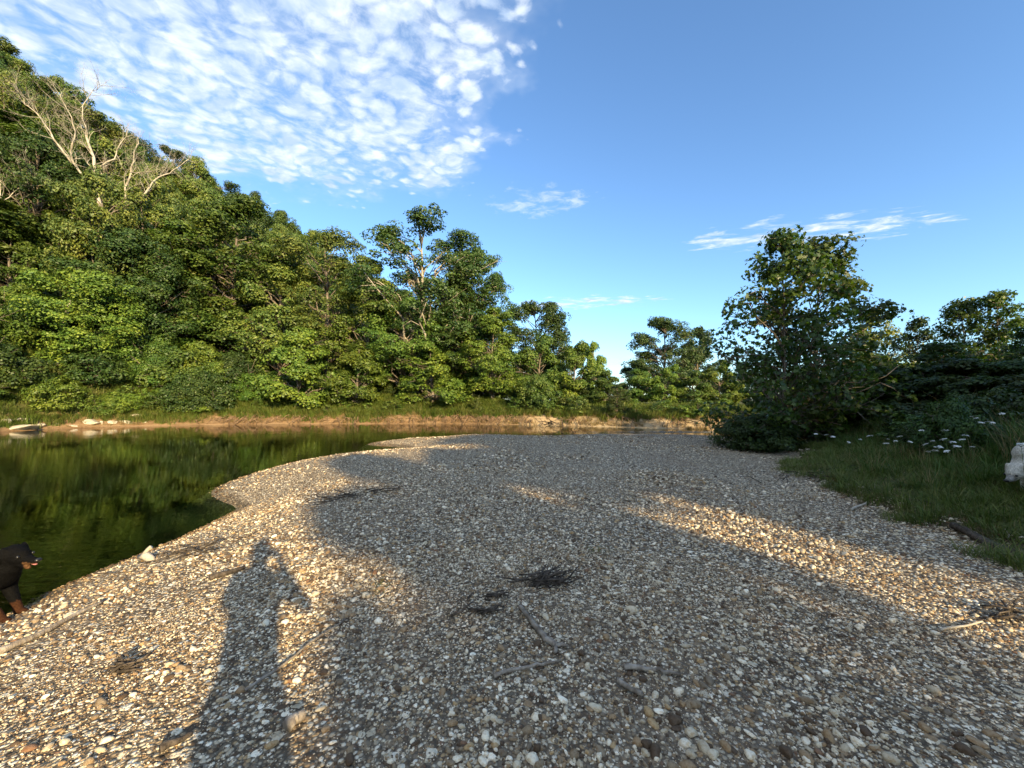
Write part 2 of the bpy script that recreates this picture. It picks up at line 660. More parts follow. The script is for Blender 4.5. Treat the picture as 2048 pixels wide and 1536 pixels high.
def mat_bank():
    m, t, o = new_mat('eroded_bank_soil')
    g = t.node('ShaderNodeNewGeometry')
    P = g.outputs['Position']
    sp = t.node('ShaderNodeSeparateXYZ')
    t.l.new(P, sp.inputs[0])
    n = t.noise(P, 0.7, 5, 0.6)
    lay = t.noise(t.vmap(P, scale=(0.5, 0.5, 9)), 1.0, 4, 0.6)
    n2 = t.noise(P, 11, 5, 0.65)
    c = t.mix(t.smooth(lay, 0.35, 0.65), (0.30, 0.195, 0.105), (0.20, 0.12, 0.06))
    # paler sand further right along the bank, browner silt on the left
    e = t.smooth(t.math('MULTIPLY_ADD', n, 6.0, sp.outputs[0]), -2.0, 8.0)
    c = t.mix(e, c, t.mix(t.smooth(lay, 0.35, 0.7), (0.47, 0.36, 0.22), (0.34, 0.24, 0.135)))
    c = t.mix(t.smooth(n2, 0.48, 0.75), c, t.mix(1.0, c, (0.6, 0.55, 0.48), 'MULTIPLY'))
    up = t.smooth(t.math('MULTIPLY_ADD', n2, 0.5, sp.outputs[2]), 1.0, 1.5)
    c = t.mix(up, c, (0.09, 0.09, 0.03))
    principled(t, o, c, 0.95, 0.15, t.bump(t.math('ADD', n2, lay), 0.7, 0.08))
    return m


def mat_leaf(name, trans=0.22, rough=0.5, hue=0.35):
    m, t, o = new_mat(name)
    oi = t.node('ShaderNodeObjectInfo')
    g = t.node('ShaderNodeNewGeometry')
    rp = g.outputs['Random Per Island']
    base = oi.outputs['Color']
    dark = t.mix(1.0, base, (0.62, 0.74, 0.62), 'MULTIPLY')
    lite = t.mix(1.0, base, (1.40, 1.30, 1.10), 'MULTIPLY')
    c = t.mix(t.smooth(rp, 0.05, 0.95), dark, lite)
    tc = t.node('ShaderNodeTexCoord')
    n = t.noise(tc.outputs['Object'], 0.45, 3, 0.6)
    c = t.mix(t.smooth(n, 0.35, 0.7), t.mix(1.0, c, (0.72, 0.84, 0.80), 'MULTIPLY'), t.mix(1.0, c, (1.30, 1.18, 0.95), 'MULTIPLY'))
    hs = t.node('ShaderNodeHueSaturation')
    t.put(hs.inputs['Hue'], t.lin(oi.outputs['Random'], 0, 1, 0.492, 0.512))
    t.put(hs.inputs['Value'], t.lin(oi.outputs['Random'], 0, 1, 0.72, 1.22))
    t.l.new(c, hs.inputs['Color'])
    c = hs.outputs[0]
    p = nt_p = t.node('ShaderNodeBsdfPrincipled')
    t.l.new(c, p.inputs['Base Color'])
    p.inputs['Roughness'].default_value = rough
    p.inputs['Specular IOR Level'].default_value = 0.35
    tr = t.node('ShaderNodeBsdfTranslucent')
    t.l.new(t.mix(1.0, c, (1.1, 1.35, 0.5), 'MULTIPLY'), tr.inputs[0])
    mx = t.node('ShaderNodeMixShader')
    mx.inputs[0].default_value = trans
    t.l.new(p.outputs[0], mx.inputs[1])
    t.l.new(tr.outputs[0], mx.inputs[2])
    t.l.new(mx.outputs[0], o.inputs[0])
    return m


def mat_bark(name, a, b, sc=3.0):
    m, t, o = new_mat(name)
    tc = t.node('ShaderNodeTexCoord')
    v = t.vmap(tc.outputs['Object'], scale=(sc * 3, sc * 3, sc * 0.6))
    n = t.noise(v, 1.0, 5, 0.65)
    n2 = t.noise(tc.outputs['Object'], sc * 0.5, 3, 0.6)
    c = t.mix(t.smooth(n, 0.35, 0.68), a, b)
    c = t.mix(t.smooth(n2, 0.4, 0.7), c, t.mix(1.0, c, (0.6, 0.58, 0.55), 'MULTIPLY'))
    principled(t, o, c, 0.9, 0.2, t.bump(n, 0.6, 0.03))
    return m


def mat_blade(name, cols):
    m, t, o = new_mat(name)
    oi = t.node('ShaderNodeObjectInfo')
    g = t.node('ShaderNodeNewGeometry')
    c = t.ramp(oi.outputs['Random'], [(i / max(1, len(cols) - 1), q) for i, q in enumerate(cols)])
    c = t.mix(g.outputs['Random Per Island'], t.mix(1.0, c, (0.7, 0.75, 0.7), 'MULTIPLY'), t.mix(1.0, c, (1.35, 1.25, 1.1), 'MULTIPLY'))
    p = t.node('ShaderNodeBsdfPrincipled')
    t.l.new(c, p.inputs['Base Color'])
    p.inputs['Roughness'].default_value = 0.55
    p.inputs['Specular IOR Level'].default_value = 0.3
    tr = t.node('ShaderNodeBsdfTranslucent')
    t.l.new(c, tr.inputs[0])
    mx = t.node('ShaderNodeMixShader')
    mx.inputs[0].default_value = 0.3
    t.l.new(p.outputs[0], mx.inputs[1])
    t.l.new(tr.outputs[0], mx.inputs[2])
    t.l.new(mx.outputs[0], o.inputs[0])
    return m


def mat_water():
    m, t, o = new_mat('river_water')
    g = t.node('ShaderNodeNewGeometry')
    P = g.outputs['Position']
    n1 = t.noise(t.vmap(P, scale=(0.9, 3.2, 1), rot=(0, 0, R(12))), 1.0, 3, 0.55)
    n2 = t.noise(t.vmap(P, scale=(3.0, 11, 1), rot=(0, 0, R(-6))), 1.0, 3, 0.5)
    amp = t.smooth(t.noise(P, 0.16, 2, 0.5), 0.38, 0.66)
    h = t.math('ADD', t.math('MULTIPLY', n1, 0.55), t.math('MULTIPLY', n2, 0.34))
    h = t.math('MULTIPLY', h, t.math('MULTIPLY_ADD', amp, 0.8, 0.2))
    nb = t.bump(h, 0.19, 0.045)
    fr = t.node('ShaderNodeFresnel')
    fr.inputs[0].default_value = 1.333
    t.l.new(nb, fr.inputs['Normal'])
    gl = t.node('ShaderNodeBsdfGlossy')
    gl.inputs['Roughness'].default_value = 0.02
    gl.inputs[0].default_value = (1, 1, 1, 1)
    t.l.new(nb, gl.inputs['Normal'])
    tr = t.node('ShaderNodeBsdfTransparent')
    tr.inputs[0].default_value = (0.86, 0.90, 0.72, 1)
    mx = t.node('ShaderNodeMixShader')
    t.l.new(fr.outputs[0], mx.inputs[0])
    t.l.new(tr.outputs[0], mx.inputs[1])
    t.l.new(gl.outputs[0], mx.inputs[2])
    t.l.new(mx.outputs[0], o.inputs[0])
    va = t.node('ShaderNodeVolumeAbsorption')
    va.inputs[0].default_value = (0.22, 0.50, 0.30, 1)
    va.inputs[1].default_value = 1.5
    t.l.new(va.outputs[0], o.inputs[1])
    return m


def mat_plain(name, col, rough=0.6, spec=0.3, nscale=8, var=0.25):
    m, t, o = new_mat(name)
    tc = t.node('ShaderNodeTexCoord')
    n = t.noise(tc.outputs['Object'], nscale, 4, 0.6)
    k = tuple(q * (1 - var) for q in col)
    c = t.mix(t.smooth(n, 0.3, 0.7), k, col)
    principled(t, o, c, rough, spec, t.bump(n, 0.2, 0.01))
    return m


def mat_attr(name, rough=0.8, fur=True, spec=0.2):
    """colours read from the mesh's own coat attribute, with a fine hair-like relief"""
    m, t, o = new_mat(name)
    a = t.node('ShaderNodeAttribute', attribute_name='coat')
    tc = t.node('ShaderNodeTexCoord')
    n = t.noise(t.vmap(tc.outputs['Object'], scale=(25, 90, 60)), 1.0, 4, 0.6)
    c = t.mix(t.smooth(n, 0.3, 0.75), t.mix(1.0, a.outputs[0], (0.6, 0.58, 0.55), 'MULTIPLY'), t.mix(1.0, a.outputs[0], (1.2, 1.2, 1.2), 'MULTIPLY'))
    principled(t, o, c, rough, spec, t.bump(n, 0.8, 0.012))
    return m


def mat_rock():
    m, t, o = new_mat('bank_rock')
    tc = t.node('ShaderNodeTexCoord')
    oi = t.node('ShaderNodeObjectInfo')
    n = t.noise(tc.outputs['Object'], 2.2, 6, 0.65)
    c = t.mix(t.smooth(n, 0.35, 0.7), (0.55, 0.49, 0.38), (0.36, 0.30, 0.22))
    principled(t, o, c, 0.9, 0.2, t.bump(n, 0.6, 0.08))
    return m


M = dict(
    stone=mat_stone(), gravel=mat_gravel(), bank=mat_bank(),
    bed=mat_soil('silty_river_bed', (0.06, 0.05, 0.02), (0.035, 0.035, 0.014), 0.8),
    hill=mat_soil('forest_floor', (0.07, 0.05, 0.03), (0.045, 0.04, 0.018), 0.8, (0.04, 0.055, 0.015)),
    meadow=mat_soil('grassy_soil', (0.10, 0.075, 0.045), (0.06, 0.06, 0.02), 1.6, (0.045, 0.07, 0.015)),
    leaf=mat_leaf('leaf'), leaf_big=mat_leaf('sycamore_leaf', 0.38, 0.42),
    bark=mat_bark('grey_brown_bark', (0.15, 0.115, 0.085), (0.25, 0.21, 0.165)),
    pale_bark=mat_bark('pale_bark', (0.30, 0.25, 0.19), (0.50, 0.45, 0.37)),
    dead=mat_bark('bleached_dead_wood', (0.36, 0.31, 0.24), (0.56, 0.50, 0.41)),
    drift=mat_bark('grey_driftwood', (0.24, 0.19, 0.145), (0.42, 0.36, 0.29), 9),
    root=mat_bark('brown_root', (0.17, 0.10, 0.055), (0.34, 0.23, 0.14), 6),
    drift_dark=mat_bark('dark_wet_wood', (0.045, 0.035, 0.027), (0.14, 0.11, 0.085), 9),
    grass=mat_blade('green_grass', [(0.050, 0.105, 0.018), (0.080, 0.150, 0.025), (0.12, 0.165, 0.035)]),
    lush=mat_blade('yellow_green_grass', [(0.075, 0.12, 0.02), (0.12, 0.165, 0.03), (0.18, 0.19, 0.06)]),  # yellower green blades, for turf and far bank alike
    straw=mat_blade('dry_grass', [(0.26, 0.19, 0.09), (0.36, 0.28, 0.14), (0.18, 0.14, 0.05)]),
    water=mat_water(), rock=mat_rock(),
    petal=mat_plain('white_petal', (0.78, 0.78, 0.72), 0.7, 0.2, 30, 0.15),
    stemg=mat_plain('green_stem', (0.08, 0.13, 0.03), 0.6),
    coat=mat_attr('dog_coat', 0.75, True, 0.08),
    nose=mat_plain('wet_black_nose', (0.012, 0.011, 0.011), 0.3, 0.5),
    skin=mat_plain('skin', (0.48, 0.30, 0.21), 0.55, 0.35, 20, 0.12),
    shirt=mat_plain('grey_cotton', (0.16, 0.18, 0.22), 0.9, 0.1, 60, 0.2),
    denim=mat_plain('denim', (0.06, 0.08, 0.13), 0.9, 0.1, 70, 0.3),
    hair=mat_plain('brown_hair', (0.05, 0.03, 0.02), 0.6, 0.3, 60, 0.4),
    shoe=mat_plain('shoe_leather', (0.07, 0.06, 0.055), 0.7, 0.3),
    glass=mat_plain('phone_glass', (0.02, 0.02, 0.025), 0.12, 0.5),
    tongue=mat_plain('pink_tongue', (0.42, 0.16, 0.14), 0.5, 0.4),
)

T = build_terrain()
for nm, mm in (('gravel_bar', 'gravel'), ('river_bed', 'bed'), ('river_bank', 'bank'), ('hillside', 'hill'), ('grass_bank', 'meadow')):
    T[nm].data.materials.append(M[mm])


def build_water():
    # a sheet between the two shores (it runs a little way under both)
    ang = np.radians(np.concatenate([np.arange(-75, 75, 1.0), np.arange(75, 285, 5.0)]))
    rad = np.exp(np.linspace(math.log(2.5), math.log(700), 120))
    A, Rr = np.meshgrid(ang, rad)
    X, Y = (Rr * np.sin(A)).ravel(), (Rr * np.cos(A)).ravel()
    dn = signed(near_poly, near_l, X, Y)
    df = signed(far_poly, far_l, X, Y)
    na = len(ang)
    i, j = np.meshgrid(np.arange(len(rad) - 1), np.arange(na), indexing='ij')
    j2 = (j + 1) % na
    Q = np.stack([i * na + j, (i + 1) * na + j, (i + 1) * na + j2, i * na + j2], -1).reshape(-1, 4)
    rq = Rr.ravel()[Q].mean(1)
    lim = 0.6 + 0.03 * rq
    keep = (dn[Q].min(1) < lim) & (df[Q].min(1) < lim)
    q = Q[keep]
    used, inv = np.unique(q, return_inverse=True)
    V = np.stack([X, Y, np.zeros_like(X)], 1)[used]
    o = link('river_water', quad_mesh('river_water', V, inv.reshape(-1, 4), True), None, M['water'])
    tag(o, kind='structure')
    if sum(p.normal.z for p in o.data.polygons[:10]) < 0:
        o.data.flip_normals()


build_water()


def ico(sub):
    import bmesh
    bm = bmesh.new()
    bmesh.ops.create_icosphere(bm, subdivisions=sub, radius=1)
    v = np.array([p.co[:] for p in bm.verts])
    f = np.array([[q.index for q in p.verts] for p in bm.faces])
    bm.free()
    return v, f


# ------------------------------------------------------------------ animals and the photographer
UV, UF = ico(2)


def blob_mesh(name, segs, voxel, smooth=6, squash=None):
    """a continuous skin around a chain of tapering limbs. seg = (p0, r0, p1, r1[, scale xyz])"""
    V, Fc = [], []
    n = 0
    for sg in segs:
        p0, r0, p1, r1 = np.array(sg[0], float), sg[1], np.array(sg[2], float), sg[3]
        sc = np.array(sg[4]) if len(sg) > 4 else np.ones(3)
        L = np.linalg.norm(p1 - p0)
        m = max(2, int(L / (0.45 * min(r0, r1))) + 1)
        for t in np.linspace(0, 1, m):
            V.append(UV * (r0 + (r1 - r0) * t) * sc + p0 + (p1 - p0) * t)
            Fc.append(UF + n)
            n += len(UV)
    F_ = np.concatenate(Fc)
    me = np_mesh(name, np.concatenate(V), F_.ravel(), np.full(len(F_), 3))
    o = bpy.data.objects.new('tmp', me)
    COL.objects.link(o)
    md = o.modifiers.new('r', 'REMESH')
    md.mode = 'VOXEL'
    md.voxel_size = voxel
    md = o.modifiers.new('s', 'SMOOTH')
    md.factor = 0.5
    md.iterations = smooth
    dg_ = bpy.context.evaluated_depsgraph_get()
    out = bpy.data.meshes.new_from_object(o.evaluated_get(dg_))
    out.name = name
    bpy.data.objects.remove(o)
    out.polygons.foreach_set('use_smooth', np.ones(len(out.polygons), bool))
    return out


def coat(me, fn):
    n = len(me.vertices)
    co = np.empty(n * 3, np.float32)
    me.vertices.foreach_get('co', co)
    co = co.reshape(-1, 3)
    c = np.ones((n, 4), np.float32)
    c[:, :3] = fn(co)
    a = me.attributes.new('coat', 'FLOAT_COLOR', 'POINT')
    a.data.foreach_set('color', c.ravel())


def dog(name, loc, rz, label, dark, head_pose, feet):
    """dog facing +x in its own frame; feet = paw offsets (fl, fr, hl, hr)"""
    t = empty(name, loc, rz)
    tag(t, label, 'dog')
    hd, ms, nk = [np.array(q, float) for q in head_pose]     # skull centre, muzzle end, neck base
    S = [((-0.36, 0, 0.50), 0.150, (-0.05, 0, 0.46), 0.150, (1, .80, 1)),
         ((-0.05, 0, 0.46), 0.150, (0.20, 0, 0.45), 0.175, (1, .80, 1.05)),
         ((0.20, 0, 0.45), 0.165, (0.29, 0, 0.48), 0.130, (1, .85, 1)),
         (nk, 0.125, hd - np.array([0.05, 0, 0]), 0.092)]
    d = (ms - hd) / np.linalg.norm(ms - hd)
    upv = np.array([-d[2], 0, d[0]])
    S += [(hd - d * 0.03, 0.092, hd + d * 0.03, 0.078, (1, .92, .95)),
          (hd + d * 0.06 - upv * 0.015, 0.052, ms - upv * 0.006, 0.036, (1, .92, .9)),
          (hd + d * 0.03 - upv * 0.055, 0.042, ms - d * 0.03 - upv * (0.080 if dark else 0.048), 0.022, (1, .95, .7))]
    if dark:            # shaggy ruff under the throat
        S += [(nk + np.array([0.05, 0, -0.06]), 0.10, hd - d * 0.06 - upv * 0.07, 0.05)]
    for s in (-1, 1):   # hanging ears
        e0 = hd - d * 0.045 + upv * 0.055 + np.array([0, s * 0.07, 0])
        S.append((e0, 0.030, e0 + np.array([0.0, s * 0.035, 0]) - upv * 0.085 + d * 0.01, 0.026, (1, .55, 1)))
    (fl, fr, hl, hr) = feet
    for s, ft in ((1, fl), (-1, fr)):
        sh = np.array([0.20, s * 0.085, 0.42])
        el = np.array([0.14 + ft * 0.25, s * 0.095, 0.27])
        wr = np.array([0.19 + ft * 0.8, s * 0.09, 0.10])
        pw = np.array([0.20 + ft, s * 0.09, 0.032])
        S += [(sh, 0.082, el, 0.056), (el, 0.054, wr, 0.036), (wr, 0.036, pw, 0.036), (pw, 0.036, pw + np.array([0.05, 0, -0.004]), 0.030, (1, 1.05, .8))]
    for s, ft in ((1, hl), (-1, hr)):
        hp = np.array([-0.36, s * 0.085, 0.46])
        kn = np.array([-0.27 + ft * 0.4, s * 0.10, 0.28])
        hk = np.array([-0.44 + ft * 0.8, s * 0.095, 0.17])
        pw = np.array([-0.42 + ft, s * 0.095, 0.032])
        S += [(hp, 0.115, kn, 0.068), (kn, 0.064, hk, 0.036), (hk, 0.034, pw, 0.032), (pw, 0.034, pw + np.array([0.05, 0, -0.004]), 0.029, (1, 1.05, .8))]
    S += [((-0.48, 0, 0.53), 0.045, (-0.66, 0, 0.42), 0.035), ((-0.66, 0, 0.42), 0.035, (-0.80, 0, 0.36), 0.018)]
    me = blob_mesh(name, S, 0.0125, 4)

    def fn(co):
        c = np.empty((len(co), 3), np.float32)
        nz_ = 0.5 + fbm(co[:, 0] * 14, co[:, 2] * 14 + co[:, 1] * 9, 3)
        if dark:
            c[:] = (0.0035, 0.0033, 0.0035)
            tan = (co[:, 2] + 0.05 * (nz_ - 0.5) < 0.13)
            mz = np.linalg.norm(co - (ms - upv * 0.03), axis=1) < 0.072
            c[tan] = (0.05, 0.02, 0.009)
            c[mz & (((co - hd) @ upv) < -0.015)] = (0.11, 0.055, 0.025)
        else:
            c[:] = (0.62, 0.58, 0.50)
            c *= (0.86 + 0.28 * nz_)[:, None]
            back = sstep(co[:, 2], 0.5, 0.62)
            c *= (1 - 0.18 * back)[:, None]
            mz = np.linalg.norm(co - ms, axis=1) < 0.06
            c[mz] = (0.34, 0.32, 0.30)
        return c
    coat(me, fn)
    b = link('body', me, t, M['coat'])
    v, f = ico(2)
    me_n = np_mesh('nose', v * np.array([0.020, 0.026, 0.018]), f.ravel(), np.full(len(f), 3), True)
    me_n.materials.append(M['nose'])
    o = link('nose', me_n, t)
    o.location = ms + d * 0.040 + upv * 0.012
    me_e = np_mesh('eye', v * 0.0135, f.ravel(), np.full(len(f), 3), True)
    me_e.materials.append(M['nose'])
    for s in (-1, 1):
        o = link('eye', me_e, t)
        o.location = hd + d * 0.078 + upv * 0.022 + np.array([0, s * 0.050, 0])
    return t, hd, d, upv, ms


# black dog, walking along the water's edge; only head, chest and one foreleg are in the picture
bx, by = -4.70, 3.42
tdog = dog('dog', (bx, by, gz(bx + 0.2, by) - 0.005), R(-4), 'black shaggy dog with tan paws walking at the water edge', True,
           ((0.42, 0, 0.555), (0.575, 0, 0.49), (0.22, 0, 0.50)), (0.02, 0.13, -0.08, 0.10))
t, hd, d, upv, ms = tdog
t.rotation_euler[1] = R(-9)
t.location.z -= 0.035
tl = blob_mesh('tongue', [((0, 0, 0), 0.014, (0.045, 0, -0.02), 0.012, (1, 1.3, .5))], 0.006, 2)
tl.materials.append(M['tongue'])
o = link('tongue', tl, t)
o.location = ms - upv * 0.030 - d * 0.02
# white dog nosing down the grass bank
wx, wy = 6.42, 4.62
dog('dog', (wx, wy, gz(wx - 0.2, wy) - 0.01), R(187), 'cream white dog sniffing down through the grass', False,
    ((0.44, 0, 0.27), (0.535, 0, 0.185), (0.25, 0, 0.43)), (0.06, -0.04, 0.08, -0.06))


def photographer():
    gx, gy = 0.10, -0.40
    g = gz(gx, gy)
    t = empty('person', (gx, gy, g))
    tag(t, 'standing person in grey shirt and jeans raising a phone with both hands', 'person')
    ph = np.array([-gx, -gy - 0.075, ZC - g])            # where the phone is, in the person's frame
    S = [((0, 0, 0.93), 0.135, (0, 0, 1.10), 0.125, (1.15, .80, 1)), ((0, 0, 1.10), 0.125, (0, 0, 1.36), 0.150, (1.2, .75, 1)),
         ((-0.15, 0, 1.40), 0.065, (0.15, 0, 1.40), 0.065), ((0, 0.01, 1.42), 0.055, (0, 0.02, 1.53), 0.052),
         ((0, 0.03, 1.62), 0.085, (0, 0.03, 1.66), 0.088, (.88, 1.05, 1.12)), ((0, 0.07, 1.56), 0.045, (0, 0.09, 1.57), 0.04),
         ((0, 0.115, 1.605), 0.014, (0, 0.128, 1.598), 0.014)]
    for s in (-1, 1):
        S += [((s * 0.085, 0.02, 1.62), 0.016, (s * 0.09, 0.02, 1.645), 0.018, (.5, 1, 1.2))]
        hip = (s * 0.095, 0, 0.90)
        kn = (s * 0.12, 0.02, 0.49)
        an = (s * 0.14, -0.01, 0.09)
        S += [(hip, 0.095, kn, 0.058), (kn, 0.057, an, 0.040), (an, 0.042, (s * 0.15, 0.05, 0.045), 0.040), ((s * 0.15, 0.05, 0.045), 0.040, (s * 0.16, 0.17, 0.035), 0.032, (1.1, 1, .8))]
        sh = np.array([s * 0.175, 0, 1.40])
        el = np.array([s * 0.29, 0.13, 1.20])
        wr = ph + np.array([s * 0.105, -0.035, -0.035])
        S += [(sh, 0.056, el, 0.042), (el, 0.041, wr, 0.027)]
        pal = ph + np.array([s * 0.088, -0.012, 0.0])
        S += [(wr, 0.026, pal, 0.026, (.7, 1, 1))]
        for k, (dz, ln) in enumerate([(0.030, 0.062), (0.010, 0.070), (-0.010, 0.064), (-0.030, 0.050)]):
            b0 = pal + np.array([0, 0.008, dz])
            b1 = b0 + np.array([-s * 0.012, 0.024, 0.003])
            b2 = b1 + np.array([-s * (ln - 0.018), 0.004, 0.0])
            S += [(b0, 0.0095, b1, 0.009), (b1, 0.009, b2, 0.0075)]
        tb0 = pal + np.array([-s * 0.004, -0.012, -0.012])
        tb1 = tb0 + np.array([-s * 0.03, -0.016, 0.012])
        S += [(tb0, 0.011, tb1, 0.010), (tb1, 0.010, tb1 + np.array([-s * 0.025, 0.004, 0.012]), 0.0085)]
    me = blob_mesh('body', S, 0.0085, 3)
    me.materials.append(M['skin'])
    link('body', me, t)
    sh_ = blob_mesh('shirt', [((0, 0, 0.90), 0.150, (0, 0, 1.10), 0.145, (1.15, .85, 1)), ((0, 0, 1.10), 0.145, (0, 0, 1.35), 0.165, (1.2, .78, 1)),
                              ((-0.16, 0, 1.395), 0.08, (0.16, 0, 1.395), 0.08)] +
                    [((s * 0.175, 0, 1.40), 0.075, (s * 0.25, 0.085, 1.27), 0.065) for s in (-1, 1)], 0.012, 4)
    sh_.materials.append(M['shirt'])
    link('shirt', sh_, t)
    je = blob_mesh('jeans', [((0, 0, 0.90), 0.142, (0, 0, 0.95), 0.145, (1.15, .85, 1))] +
                   [q for s in (-1, 1) for q in (((s * 0.095, 0, 0.88), 0.108, (s * 0.12, 0.02, 0.49), 0.075), ((s * 0.12, 0.02, 0.49), 0.075, (s * 0.14, -0.01, 0.12), 0.066))], 0.012, 4)
    je.materials.append(M['denim'])
    link('jeans', je, t)
    ha = blob_mesh('hair', [((0, -0.005, 1.655), 0.090, (0, 0.01, 1.69), 0.088, (.95, 1.05, 1.05)), ((0, -0.04, 1.60), 0.07, (0, -0.03, 1.66), 0.08, (1.05, .8, 1))], 0.009, 3)
    ha.materials.append(M['hair'])
    link('hair', ha, t)
    for s in (-1, 1):
        so = blob_mesh('shoe', [((s * 0.145, 0.0, 0.052), 0.052, (s * 0.165, 0.18, 0.042), 0.042, (1, 1, .9))], 0.01, 3)
        so.materials.append(M['shoe'])
        link('shoe', so, t)
    # the phone in the hands
    import bmesh
    bm = bmesh.new()
    bmesh.ops.create_cube(bm, size=1)
    bmesh.ops.scale(bm, vec=(0.155, 0.008, 0.075), verts=bm.verts)
    bmesh.ops.bevel(bm, geom=bm.edges[:], offset=0.003, segments=2, affect='EDGES')
    pm = bpy.data.meshes.new('phone')
    bm.to_mesh(pm)
    bm.free()
    pm.materials.append(M['glass'])
    p = empty('phone', (0, -0.075, ZC))
    tag(p, 'dark phone held level in both hands of the standing person', 'phone')
    link('case', pm, p)
    tb = Tubes(12)
    tb.add([(0.06, 0.003, 0.02), (0.06, 0.0075, 0.02)], [0.008, 0.008])
    link('lens', tb.mesh('lens'), p, M['glass'])


photographer()


# ------------------------------------------------------------------ trees
def leaf_arrays(rng, C, Nrm, size, big=False):
    n = len(C)
    t = rng.normal(size=(n, 3))
    t -= (t * Nrm).sum(1, keepdims=True) * Nrm
    t /= np.linalg.norm(t, axis=1, keepdims=True) + 1e-9
    b = np.cross(Nrm, t)
    if big:
        S = np.array([(0, -.45, 0), (.34, -.40, .05), (.24, -.10, .03), (.55, .10, .10), (.22, .18, .03), (0, .60, -.04),
                      (-.22, .18, .03), (-.55, .10, .10), (-.24, -.10, .03), (-.34, -.40, .05)])
    else:
        S = np.array([(0, -.5, 0), (.33, -.05, .10), (0, .55, -.05), (-.33, -.05, .10)])
    sz = size[:, None, None]
    V = C[:, None, :] + sz * (S[None, :, 0:1] * t[:, None, :] + S[None, :, 1:2] * b[:, None, :] + S[None, :, 2:3] * Nrm[:, None, :])
    return V.reshape(-1, 3), len(S)


def prof(kind, t):
    if kind == 'round':
        return max(0.12, math.sin(math.pi * (0.16 + 0.80 * t)) ** 0.75)
    if kind == 'tall':
        return 0.45 + 0.55 * math.sin(math.pi * (0.05 + 0.85 * t)) if t < 0.93 else 0.35
    if kind == 'cone':
        return max(0.10, (1 - t) ** 0.72 * (0.72 + 0.28 * min(1, t * 4)) + 0.03)
    if kind == 'syc':
        return float(np.interp(t, [0, 0.12, 0.35, 0.6, 0.8, 0.93, 1.0], [0.75, 0.95, 1.0, 0.80, 0.46, 0.22, 0.10]))
    if kind == 'edge':           # woodland edge: leafy right to the ground
        return max(0.22, (1 - 0.62 * t * t) * (0.62 + 0.38 * math.sin(math.pi * min(1, t * 1.15))))
    if kind == 'open':           # leaf only high up
        return max(0.2, math.sin(math.pi * (0.22 + 0.70 * t)) ** 0.6)
    return 1.0


